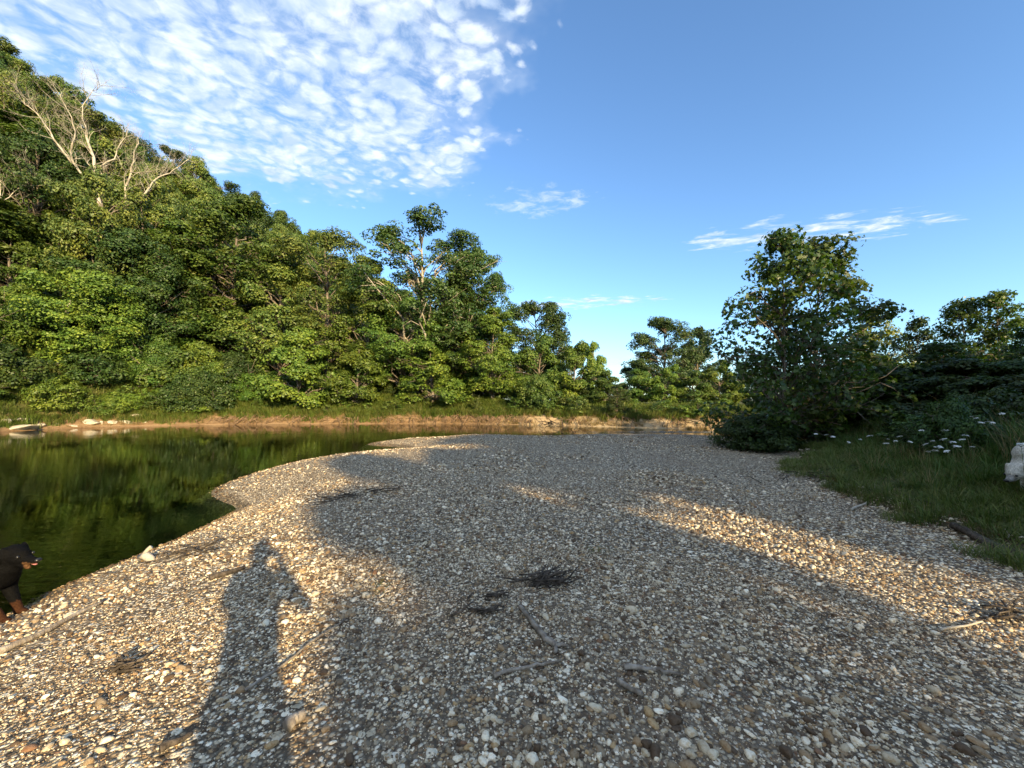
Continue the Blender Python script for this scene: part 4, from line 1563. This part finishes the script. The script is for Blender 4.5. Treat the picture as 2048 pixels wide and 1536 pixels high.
def gravel_layer(name, n, r0, r1, s0, s1, coll, k, label, sink=0.25, patch=None, power=1.0):
    x, y = wedge(n, r0, r1, power=power)
    z, dn, df, dg = ground_all(x, y)
    pn = fbm(x * 0.8, y * 0.8, 31)
    keep = (dn > -0.7) & (dg < 0.35 + 0.6 * fbm(x * 2, y * 2, 41))
    if patch is not None:
        keep &= (pn + rg.uniform(-0.25, 0.25, n)) > patch
    x, y, z = x[keep], y[keep], z[keep]
    m = len(x)
    s = s0 + (s1 - s0) * rg.uniform(0, 1, m) ** 2.2
    s = s * np.clip(0.9 + 1.7 * fbm(x * 0.7, y * 0.7, 35), 0.5, 1.6)
    rot = np.stack([rg.normal(0, 0.3, m), rg.normal(0, 0.3, m), rg.uniform(0, 6.28, m)], 1)
    sc = np.stack([s, s, s], 1)
    P = np.stack([x, y, z + s * (0.5 - sink) * 0.6], 1)
    return scatter(name, P, sc, rot, rg.integers(0, k, m), coll, label, 'gravel')


gravel_layer('fine_gravel', 74000, 1.2, 3.9, 0.0045, 0.011, C_SM, 5, 'fine brown and grey grit between the larger stones')
gravel_layer('pebbles', 73000, 1.2, 8.5, 0.008, 0.020, C_ST, 8, 'mixed tan and grey pebbles covering the gravel bar', power=0.7, patch=-0.20)
gravel_layer('coarse_pebbles', 12000, 1.25, 7.5, 0.018, 0.034, C_ST, 8, 'coarser pale stones strewn over the pebbles', patch=-0.05, power=0.75)
gravel_layer('distant_pebbles', 52000, 7.0, 22, 0.014, 0.040, C_ST, 8, 'pebbles on the far half of the gravel bar', power=0.8)

# the 300 stones that show largest, each one its own piece of the bar
bar = T['gravel_bar']
big_px = [(1350, 1445, 40), (1190, 1418, 36), (1225, 1440, 20), (1130, 1460, 18), (1205, 1432, 16), (1065, 1525, 36), (1310, 1510, 40), (1410, 1500, 40), (1425, 1510, 36),
          (1410, 1240, 16), (1265, 1222, 30), (1185, 1250, 22), (1285, 1330, 22), (1400, 1327, 20), (1310, 1395, 24), (1365, 1415, 20), (1370, 1490, 34), (1620, 1465, 36),
          (1655, 1478, 34), (1730, 1467, 32), (1950, 1488, 40), (1930, 1508, 40), (1965, 1510, 34), (1780, 1520, 40), (1640, 1360, 24), (1635, 1390, 18), (1670, 1430, 26),
          (1575, 1435, 22), (1545, 1325, 22), (1690, 1500, 26), (1640, 1510, 24), (1850, 1460, 30), (700, 1505, 26), (640, 1420, 26), (200, 1410, 30), (190, 1440, 22),
          (120, 1425, 16), (60, 1500, 30), (95, 1500, 26), (130, 1490, 24), (480, 1385, 24), (290, 1290, 26), (360, 1340, 26), (900, 1275, 22), (885, 1390, 22), (980, 1370, 18),
          (1180, 1325, 22), (1090, 1345, 18), (1230, 1275, 18), (830, 1490, 22), (850, 1365, 22), (905, 1450, 24), (1000, 1445, 22), (975, 1440, 24)]
srng = random.Random(9)
placed = []


def place_stone(x, y, s, i):
    z = gz(x, y)
    o = link('stone', stone_protos[i % 8], bar)
    o.location = (x, y, z + s * 0.16)
    o.rotation_euler = (srng.gauss(0, 0.18), srng.gauss(0, 0.18), srng.uniform(0, 6.28))
    o.scale = (s, s, s * srng.uniform(0.75, 1.1))
    placed.append((x, y))


for i, (px, py, wpx) in enumerate(big_px):
    h = hit(px, py)
    place_stone(h[0], h[1], wpx / F * h[1] / 2 * 0.95, i)
k = 0
while len(placed) < 300:
    k += 1
    u = srng.random()
    if k % 3:                               # denser band of cobbles running down the middle of the foreground
        px, py = srng.gauss(1280, 260), 1240 + 300 * srng.random() ** 0.8
    else:
        px, py = srng.uniform(20, 2030), 1230 + 305 * srng.random() ** 0.7
    if not (0 < px < 2048):
        continue
    h = hit(px, py)
    if ground_all(h[0], h[1])[1][0] < 0.2:
        continue
    s = (0.016 + 0.022 * srng.random() ** 2.5)
    place_stone(h[0], h[1], s, k)


# ------------------------------------------------------------------ grass
def tuft(seed, n, h, spread, wd, bend, mat):
    rng = np.random.default_rng(seed)
    V, Fq = [], []
    for i in range(n):
        a = rng.uniform(0, 6.28)
        r = spread * math.sqrt(rng.random())
        b = np.array([r * math.cos(a), r * math.sin(a), -0.03])
        a2 = a + rng.normal() * 0.8
        L = h * rng.uniform(0.5, 1.1)
        bn = bend * rng.uniform(0.3, 1.4)
        side = np.array([-math.sin(a2), math.cos(a2), 0]) * wd * rng.uniform(0.7, 1.3)
        base = len(V)
        for j, s in enumerate((0, 0.4, 0.75, 1.0)):
            c = b + np.array([math.cos(a2), math.sin(a2), 0]) * bn * L * s * s + np.array([0, 0, L * (s - 0.35 * bn * s * s)])
            ww = (1, 0.85, 0.5, 0.05)[j]
            V.append(c - side * ww / 2)
            V.append(c + side * ww / 2)
        for j in range(3):
            Fq.append((base + 2 * j, base + 2 * j + 1, base + 2 * j + 3, base + 2 * j + 2))
    me = quad_mesh('tuft', np.array(V), Fq)
    me.materials.append(M[mat])
    return me


C_G = proto_coll('grass_kind', [tuft(200 + i, 24, 0.5, 0.12, 0.012, 0.8, 'grass') for i in range(4)] + [tuft(206, 14, 0.62, 0.10, 0.007, 0.6, 'straw')])
C_GS = proto_coll('short_grass_kind', [tuft(210 + i, 22, 0.17, 0.09, 0.008, 0.9, 'lush') for i in range(2)] + [tuft(212 + i, 22, 0.15, 0.09, 0.008, 0.9, 'lush') for i in range(2)] + [tuft(215, 18, 0.14, 0.09, 0.006, 0.9, 'straw')])
C_L = proto_coll('bank_grass_kind', [tuft(220 + i, 26, 0.55, 0.18, 0.030, 0.6, 'lush') for i in range(4)])
C_S = proto_coll('straw_kind', [tuft(230 + i, 20, 0.5, 0.16, 0.02, 0.9, 'straw') for i in range(3)])


def grass_layer(name, x, y, s, coll, k, label, cat='grass'):
    z = ground_all(x, y)[0]
    m = len(x)
    P = np.stack([x, y, z], 1)
    rot = np.stack([rg.normal(0, 0.12, m), rg.normal(0, 0.12, m), rg.uniform(0, 6.28, m)], 1)
    return scatter(name, P, np.stack([s, s, s * rg.uniform(0.8, 1.25, m)], 1), rot, rg.integers(0, k, m), coll, label, cat)


x, y = wedge(36000, 2.5, 20, 76, 0.75)
z, dn, df, dg = ground_all(x, y)
pn = fbm(x * 0.9, y * 0.9, 51)
pm = fbm(x * 2.1, y * 2.1, 53)
kp = (dn > 0) & (dg > 1.0 + 1.6 * pn) & (pm + rg.uniform(-0.3, 0.3, len(x)) > -0.22)
x, y, dg, pm = x[kp], y[kp], dg[kp], pm[kp]
grass_layer('tall_grass', x, y, np.clip(0.45 + 0.9 * sstep(dg, 1.0, 3.2) + 0.9 * pm, 0.3, 2) + rg.uniform(-0.15, 0.25, len(x)), C_G, 5, 'tall shaded grass covering the bank on the right')
x, y = wedge(84000, 2.2, 14, 76, 0.75)
z, dn, df, dg = ground_all(x, y)
pn = fbm(x * 1.3, y * 1.3, 61)
pm = fbm(x * 3.1, y * 3.1, 63)
kp = (dg > 0.05 + 2.6 * pn) & (dg < 2.8) & (dg > -1.1) & (pm + rg.uniform(-0.25, 0.25, len(x)) > -0.10)
x, y, dg = x[kp], y[kp], dg[kp]
grass_layer('short_grass', x, y, 0.5 + 0.9 * rg.uniform(0, 1, len(x)), C_GS, 5, 'short patchy turf along the edge of the gravel')
for i in range(46):
    px, D = trng.uniform(1600, 2060), trng.uniform(5, 11.5)
    xx = (px - 1024) / F * D
    if float(ground_all(xx, D)[3][0]) < 1.7:
        continue
    put_tree('bank_plant', trng.choice(['weed0', 'weed1', 'bush0', 'bush1']), xx, D, trng.uniform(0.5, 1.0), trng.uniform(0.25, 0.5), trng.choice([(0.05, 0.085, 0.02), (0.075, 0.11, 0.025), (0.045, 0.075, 0.02)]),
             'leafy weed growing among the shaded grass and white flowers', 'plant', 'weeds in the shaded grass')

# far bank
def far_points(n, d0, d1, x0=-40, x1=32):
    x = rg.uniform(x0, x1, n)
    yb = np.interp(x, FARX, FARY)
    return x, yb + rg.uniform(d0, d1, n)


x, y = far_points(14000, 0.15, 5.5)
df = ground_all(x, y)[2]
pn = fbm(x * 0.7, y * 0.7, 71)
kp = df > 0.50 + 1.3 * pn - 0.1 * sstep(-x, 22, 27) + 0.25 * sstep(x, 0, 6)
x, y = x[kp], y[kp]
grass_layer('bank_grass', x, y, rg.uniform(0.6, 1.35, len(x)), C_L, 4, 'bright sunlit grass and weeds along the top of the far bank')
x, y = far_points(3200, 0.2, 2.0)
grass_layer('dry_bank_grass', x, y, rg.uniform(0.4, 1.0, len(x)), C_S, 3, 'dry straw coloured stems hanging over the eroded far bank')
for i in range(44):
    xx = trng.uniform(-34, 16)
    yy = far_y(xx) + trng.uniform(1.1, 3.6)
    put_tree('bank_weed', 'weed%d' % (i % 2), xx, yy, trng.uniform(0.7, 1.5), trng.uniform(0.4, 0.8), trng.choice([LIGHT, OLIVE, MID]),
             'leafy weed standing in the grass on top of the far bank', 'plant', 'weeds on the far bank')
# vine mound
for i, (px, D, h, r) in enumerate([(330, 33.0, 2.0, 1.9), (385, 33.2, 2.4, 2.2), (440, 33.6, 2.0, 2.0), (500, 34.0, 2.2, 1.6), (285, 32.6, 1.6, 1.6), (520, 34.2, 1.5, 1.2)]):
    xx = (px - 1024) / F * D
    put_tree('vine_mound', 'bush%d' % (i % 3), xx, D, h, r, (0.085, 0.135, 0.025), 'rounded mound of green vines on the far bank above the bare roots', 'shrub', 'vine mounds on the far bank')
for i in range(16):
    xx = trng.uniform(-36, -24)
    yy = far_y(xx) + trng.uniform(0.9, 4)
    put_tree('bank_shrub', 'bush%d' % (i % 3), xx, yy, trng.uniform(0.8, 1.5), trng.uniform(0.8, 1.4), trng.choice([LIGHT, OLIVE, MID]),
             'low green shrub above the pale rocks at the waterline', 'shrub', 'shrubs above the rocky waterline')

x, y = rg.uniform(-50, -22, 9000), rg.uniform(12, 46, 9000)
df = ground_all(x, y)[2]
kp = (df > 0.9 + 0.5 * rg.uniform(0, 1, 9000)) & (df < 9)
grass_layer('weedy_bank_grass', x[kp], y[kp], rg.uniform(0.7, 1.6, kp.sum()), C_L, 4, 'rank green weeds under the trees above the rocky waterline')
k = 0
while k < 26:
    xx, yy = trng.uniform(-44, -25), trng.uniform(20, 42)
    d_ = float(ground_all(xx, yy)[2][0])
    if not 2.0 < d_ < 9:
        continue
    k += 1
    put_tree('understory_shrub', 'bush%d' % trng.randrange(3), xx, yy, trng.uniform(2, 3.6), trng.uniform(1.4, 2.4), trng.choice([MID, DARK, LIGHT]),
             'leafy undergrowth shrub at the foot of the trees above the rocky waterline', 'shrub', 'undergrowth above the rocky waterline')

# ------------------------------------------------------------------ rocks at the far waterline
rock_protos = []
for i in range(5):
    me = stone_mesh(300 + i, 3, 0.5, 12, 0.03)
    me.materials.clear()
    me.materials.append(M['rock'])
    rock_protos.append(me)
ROCK_L = ['long flat pale slab lying at the water edge', 'pale boulder with a dark shaded end, largest of the waterline rocks']
for i, (px, py, wp, hp, lb) in enumerate([(28, 861, 66, 12, 'long flat pale slab lying in the water below the leaning trunk'),
                                          (172, 850, 44, 14, 'pale boulder with a dark shaded end on the rocky waterline'),
                                          (132, 852, 30, 7, None), (72, 855, 22, 10, None), (218, 849, 26, 6, None), (250, 847, 26, 7, None), (320, 846, 28, 9, None),
                                          (0, 845, 24, 14, None), (30, 844, 34, 10, None), (196, 850, 14, 10, None), (290, 848, 18, 5, None), (380, 838, 16, 7, None),
                                          (100, 852, 20, 6, None), (270, 834, 40, 12, 'tilted pale slab half buried in the bank above the waterline rocks'),
                                          (345, 849, 14, 5, None)]):
    h = hit(px, py, 0.0, 15, 60)
    o = link('boulder', rock_protos[i % 5])
    s = wp / F * h[1] / 2 * 1.1
    o.scale = (s, s * 0.8, hp / F * h[1] / 0.9)
    o.location = (h[0], h[1] + 0.2, max(h[2], -0.05) + 0.04)
    o.rotation_euler = (trng.gauss(0, 0.1), trng.gauss(0, 0.12), trng.uniform(-0.4, 0.4))
    tag(o, lb or 'pale angular rock on the far waterline', 'rock', None if lb else 'rocks on the far waterline')


# ------------------------------------------------------------------ exposed roots and stumps
def roots(name, px, D_off, wid, n, hgt, label, seed, mat='root'):
    rng = np.random.default_rng(seed)
    a = (px - 1024) / F
    D = 30.0
    for _ in range(12):
        D = far_y(a * D)
    x0 = a * D
    z0 = 0.0
    tb = Tubes(4)
    for i in range(n):
        x = rng.normal(0, wid / 2)
        L = rng.uniform(0.4, 0.95) * hgt
        s = rng.choice([-1, 1]) * rng.uniform(0.1, 1.2)
        n_ = 6
        pts = [np.array([x, 0, hgt * rng.uniform(0.55, 1.1)])]
        for j in range(n_):
            pts.append(pts[-1] + np.array([s * L / n_, 0, -L / n_ * rng.uniform(0.5, 1.2)]) + rng.normal(size=3) * 0.05)
        pts = np.array(pts)
        pts[:, 2] = np.maximum(pts[:, 2], -0.15)
        yb = np.interp(x0 + pts[:, 0], FARX, FARY)
        # lie just proud of the sloping face of the bank
        pts[:, 1] = yb - D + np.interp(pts[:, 2], [-0.2, 0.1, 0.5, 0.8, 1.0], [-0.25, -0.05, 0.25, 0.75, 1.4]) + rng.normal(size=len(pts)) * 0.06 - 0.08
        r = rng.uniform(0.012, 0.035)
        tb.add(pts, np.linspace(r, r * 0.4, len(pts)))
    o = link(name, tb.mesh(name), None, M[mat])
    o.location = (x0, D, z0)
    tag(o, label, 'roots')


roots('exposed_roots', 500, 0.7, 2.6, 60, 0.8, 'tangle of bare tan roots below the vine mound', 1)
roots('exposed_roots', 580, 0.7, 2.0, 40, 0.8, 'tangle of bare roots below the small round bank tree', 2)
roots('exposed_roots', 985, 0.6, 2.6, 90, 0.85, 'thick fringe of hanging brown roots below the rounded light tree', 3)
roots('exposed_roots', 860, 0.6, 1.6, 30, 0.6, 'thin hanging roots on the eroded bank beside the bright grass', 4)
roots('exposed_roots', 1090, 0.6, 1.6, 26, 0.6, 'sparse roots on the pale eroded bank downstream of the brown fringe', 5)
roots('exposed_roots', 1405, 0.5, 1.3, 34, 0.8, 'small bundle of bare roots on the sandy bank near the sycamores', 6)
roots('exposed_roots', 430, 0.6, 1.8, 30, 0.7, 'dry roots trailing from the soil under the middle of the vine mound', 11)
roots('exposed_roots', 690, 0.6, 2.0, 26, 0.6, 'fine roots on the soil under the low bright tree at the grass edge', 12)
roots('exposed_roots', 780, 0.6, 1.8, 26, 0.6, 'fine roots on the soil below the ivy covered tree', 13)
roots('exposed_roots', 920, 0.6, 1.8, 40, 0.8, 'dense roots on the soil just upstream of the brown root fringe', 14)
roots('exposed_roots', 1150, 0.6, 1.6, 24, 0.6, 'few roots on the sandy bank below the bright bushy tree', 15)
roots('exposed_roots', 1240, 0.2, 0.9, 14, 1.0, 'bare prop roots around the vine wrapped stump', 7)


def stump():
    a = (1242 - 1024) / F
    D = 29.0
    for _ in range(12):
        D = far_y(a * D) + 0.2
    t = put_tree('vine_stump', 'tall1', a * D, D, 2.6, 0.75, (0.065, 0.09, 0.03), 'narrow vine wrapped stump standing at the sandy water edge', 'stump')
    t.location.z -= 0.1


stump()
tb = Tubes(6)
h = hit(160, 815, 0.0, 20, 60)
pp = [at(162, 829, 31.5), at(163, 812, 31.5), at(160, 798, 31.4), at(158, 788, 31.3)]
g0 = np.array([pp[0][0], pp[0][1], gz(pp[0][0], pp[0][1])])
pts = np.array([np.array([0, 0, -0.3])] + [p - g0 for p in pp])
tb.add(pts, [0.09, 0.09, 0.085, 0.08, 0.06])
o = link('snag', tb.mesh('snag'), None, M['dead'])
o.location = g0
tag(o, 'short pale bare snag standing in the grass near the leaning trunk', 'snag')

# ------------------------------------------------------------------ driftwood on the gravel
def stick(name, pix, r0, r1, label, mat='drift', lift=0.6, cat='driftwood', forks=(), jit=0.004, seed=1):
    rng = np.random.default_rng(seed)
    P0 = [hit(a, b) for a, b in pix]
    org = P0[0].copy()
    tb = Tubes(7)
    pts = catmull(P0, 4)
    for q in pts:
        q[2] = gz(q[0], q[1])
    rr = np.linspace(r0, r1, len(pts))
    rr = rr * 1.2
    pts[:, 2] += rr * lift + 0.014
    pts[1:-1] += rng.normal(size=(len(pts) - 2, 3)) * jit
    tb.add(pts - org, rr)
    for (i0, pl, ra, rb) in forks:
        q = [hit(a, b) for a, b in pl]
        q = catmull(q, 3)
        for e in q:
            e[2] = gz(e[0], e[1])
        rf = np.linspace(ra, rb, len(q))
        q[:, 2] += rf * lift + 0.008
        tb.add(q - org, rf)
    o = link(name, tb.mesh(name), None, M[mat])
    o.location = org
    tag(o, label, cat)
    return o


stick('forked_stick', [(1040, 1222), (1062, 1250), (1088, 1280), (1110, 1300)], 0.012, 0.016, 'grey weathered stick with a forked end on the stones',
      forks=[(0, [(1108, 1298), (1122, 1297), (1136, 1300)], 0.012, 0.008), (0, [(1110, 1299), (1112, 1306), (1108, 1312)], 0.012, 0.009)])
stick('driftwood_stick', [(988, 1360), (1030, 1347), (1075, 1338), (1122, 1328)], 0.009, 0.005, 'straight tan stick lying just below the forked stick')
stick('driftwood_stick', [(1248, 1344), (1280, 1345), (1320, 1352), (1362, 1358)], 0.013, 0.006, 'flattened brown stick to the right of the forked stick')
stick('driftwood_stick', [(1236, 1372), (1255, 1386), (1285, 1400)], 0.012, 0.010, 'stubby grey stick below the flattened brown stick')
stick('driftwood_log', [(1905, 1060), (1935, 1075), (1975, 1093), (2022, 1114)], 0.030, 0.035, 'dark smooth branch lying on the gravel below the grass bank', 'drift_dark')
stick('driftwood_stick', [(1815, 1004), (1850, 1008), (1885, 1014)], 0.016, 0.012, 'thin dark stick at the ragged edge of the turf', 'drift_dark')
stick('driftwood_stick', [(2012, 1062), (2017, 1072), (2016, 1084)], 0.008, 0.006, 'short pale bent twig behind the dark branch', 'dead')
stick('driftwood_stick', [(1702, 1024), (1720, 1015), (1736, 1008)], 0.014, 0.010, 'pale twig on the gravel near the turf edge', 'dead')
stick('driftwood_stick', [(-10, 1318), (60, 1285), (130, 1248), (210, 1206)], 0.020, 0.010, 'long brown branch on the bank close to the black dog', 'drift')
stick('driftwood_stick', [(420, 1163), (450, 1153), (490, 1140)], 0.022, 0.014, 'short brown branch beside the photographer shadow', 'drift_dark')
stick('driftwood_stick', [(490, 1392), (560, 1345), (620, 1295), (690, 1245)], 0.007, 0.004, 'long thin twig lying inside the photographer shadow', 'drift')
stick('driftwood_stick', [(320, 1510), (350, 1495), (385, 1480)], 0.014, 0.008, 'dark twig among the foreground stones on the sunlit side', 'drift_dark')
stick('driftwood_stick', [(1880, 1268), (1920, 1262), (1965, 1250)], 0.007, 0.004, 'thin bare twig near the dark debris on the right', 'dead')
stick('driftwood_stick', [(575, 1470), (590, 1452), (610, 1440)], 0.024, 0.018, 'flat splinter of grey weathered wood among the stones', 'drift')


def stub():
    h = hit(292, 1122)
    tb = Tubes(8)
    tb.add([(-0.02, 0.03, -0.03), (-0.05, 0, 0.05), (0.02, -0.01, 0.06), (0.09, -0.03, 0.02), (0.13, -0.05, -0.02)], [0.035, 0.05, 0.052, 0.045, 0.03])
    tb.add([(-0.03, 0, 0.06), (-0.01, 0.03, 0.12), (0.03, 0.04, 0.15)], [0.03, 0.022, 0.028])
    o = link('driftwood_stub', tb.mesh('driftwood_stub'), None, M['dead'])
    o.location = h
    o.scale = (0.9, 0.9, 0.9)
    tag(o, 'pale knobbly driftwood stub at the edge of the water', 'driftwood')


stub()


def twig_pile(name, px, py, n, wid, dep, hgt, label, seed, mat='drift_dark', L=(0.12, 0.3)):
    rng = np.random.default_rng(seed)
    h = hit(px, py)
    tb = Tubes(5)
    for i in range(n):
        a = rng.normal(0.25, 0.5)
        l = rng.uniform(*L)
        c = np.array([rng.normal(0, wid), rng.normal(0, dep), 0])
        c[2] = gz(h[0] + c[0], h[1] + c[1]) - h[2] + rng.uniform(0.005, hgt)
        d = np.array([math.cos(a), math.sin(a), rng.normal(0.1, 0.22)]) * l / 2
        m = c + rng.normal(size=3) * 0.015
        r = rng.uniform(0.003, 0.009)
        p = np.array([c - d, m, c + d])
        for q in p:
            q[2] = max(q[2], gz(h[0] + q[0], h[1] + q[1]) - h[2] + r)
        tb.add(p, [r, r, r * 0.5])
    o = link(name, tb.mesh(name), None, M[mat])
    o.location = h
    tag(o, label, 'twigs')


twig_pile('twig_pile', 1095, 1168, 44, 0.085, 0.05, 0.07, 'heap of dark dry twigs lying on the open gravel', 4)
twig_pile('bark_scrap', 970, 1226, 14, 0.08, 0.02, 0.03, 'scrap of dark splintered bark beside the forked stick', 5, L=(0.1, 0.22))
twig_pile('bark_scrap', 990, 1195, 12, 0.07, 0.03, 0.03, 'few dark bark chips between the twig heap and the bark scrap', 6, L=(0.04, 0.1))
twig_pile('debris_clump', 262, 1335, 22, 0.06, 0.04, 0.05, 'dark clump of leaf debris on the sunlit gravel', 7, L=(0.05, 0.12))
twig_pile('debris_clump', 2040, 1235, 30, 0.10, 0.05, 0.07, 'dark clump of rotten wood at the end of the sunlit stripe', 8, L=(0.08, 0.2))
twig_pile('twig_pile', 395, 1100, 34, 0.22, 0.12, 0.04, 'thin flood wrack of twigs by the driftwood stub', 9, L=(0.12, 0.35))
twig_pile('twig_pile', 715, 992, 26, 0.30, 0.12, 0.06, 'small wrack of twigs on the gravel ridge', 10, L=(0.15, 0.5))
twig_pile('twig_pile', 1660, 945, 40, 0.5, 0.25, 0.06, 'dark roots and twigs hanging from the cut edge of the turf', 11, L=(0.15, 0.4))


# small plants on the open gravel
def small_tuft(px, py, s, label):
    h = hit(px, py)
    o = link('grass_tuft', bpy.data.meshes.get('tuft_gravel') or TG, None)
    o.location = h
    o.scale = (s, s, s)
    o.rotation_euler = (0, 0, px)
    tag(o, label, 'grass')


TG = tuft(400, 22, 0.14, 0.07, 0.006, 1.0, 'lush')
small_tuft(762, 1182, 0.9, 'small green grass tuft growing alone on the open gravel')
small_tuft(1197, 1104, 1.0, 'yellowish grass tuft on the gravel beyond the twig heap')
small_tuft(1858, 1034, 1.5, 'green tuft on the gravel below the ragged turf edge')


# ------------------------------------------------------------------ white umbel flowers on the grass bank
def flower_meshes(seed):
    rng = np.random.default_rng(seed)
    tb = Tubes(4)
    tb.add([(0, 0, -0.75), (0.02, 0.01, -0.4), (0, 0, -0.02)], [0.005, 0.004, 0.003])
    V, Fs, n = [], [], 0
    for i in range(26):
        a = rng.uniform(0, 6.28)
        r = 0.055 * math.sqrt((i + 0.5) / 26)
        c = np.array([r * math.cos(a * 1 + i * 2.4), r * math.sin(a + i * 2.4), 0.012 - 3.0 * r * r + rng.normal() * 0.003])
        if i % 2 == 0:
            tb.add([(0, 0, -0.03), tuple(c * np.array([1, 1, 1]) - np.array([0, 0, 0.003]))], [0.0018, 0.0012], 3)
        k = 6
        ring = [c + 0.0135 * np.array([math.cos(t), math.sin(t), 0.15 * rng.normal()]) for t in np.linspace(0, 6.28, k, endpoint=False)]
        V += ring
        Fs.append([n + j for j in range(k)])
        n += k
    head = np_mesh('umbel', np.array(V), np.array(Fs).ravel(), np.full(len(Fs), 6))
    head.materials.append(M['petal'])
    st = tb.mesh('flower_stem')
    st.materials.append(M['stemg'])
    return head, st


FM = [flower_meshes(500 + i) for i in range(3)]
FPX = [(1952, 838), (1962, 846), (1975, 845), (1985, 847), (2004, 828), (1943, 835), (1865, 884), (1850, 890), (1880, 895), (1869, 903), (1886, 880), (1800, 874), (1791, 883),
       (1772, 889), (1740, 874), (1720, 880), (1666, 874), (1653, 871), (1905, 886), (1913, 894), (1894, 904), (1876, 897), (1820, 884), (1843, 862), (2042, 890), (1697, 886),
       (1632, 869), (1890, 862), (1856, 905), (1776, 880), (1930, 872), (1924, 880), (1945, 895)]
for i, (px, py) in enumerate(FPX):
    off = 0.62 + 0.25 * trng.random()
    h = hit(px, py, off, 3, 30)
    t = empty('wildflower', (h[0], h[1], h[2] + off), trng.uniform(-0.5, 0.5))
    t.rotation_euler[0] = trng.gauss(0.0, 0.25)
    t.rotation_euler[1] = trng.gauss(0, 0.2)
    s = trng.uniform(0.4, 0.75)
    t.scale = (s, s, 1)
    tag(t, 'flat white wildflower head standing above the shaded grass', 'flower', 'white wildflowers on the grass bank')
    link('flower_head', FM[i % 3][0], t)
    link('stem', FM[i % 3][1], t)
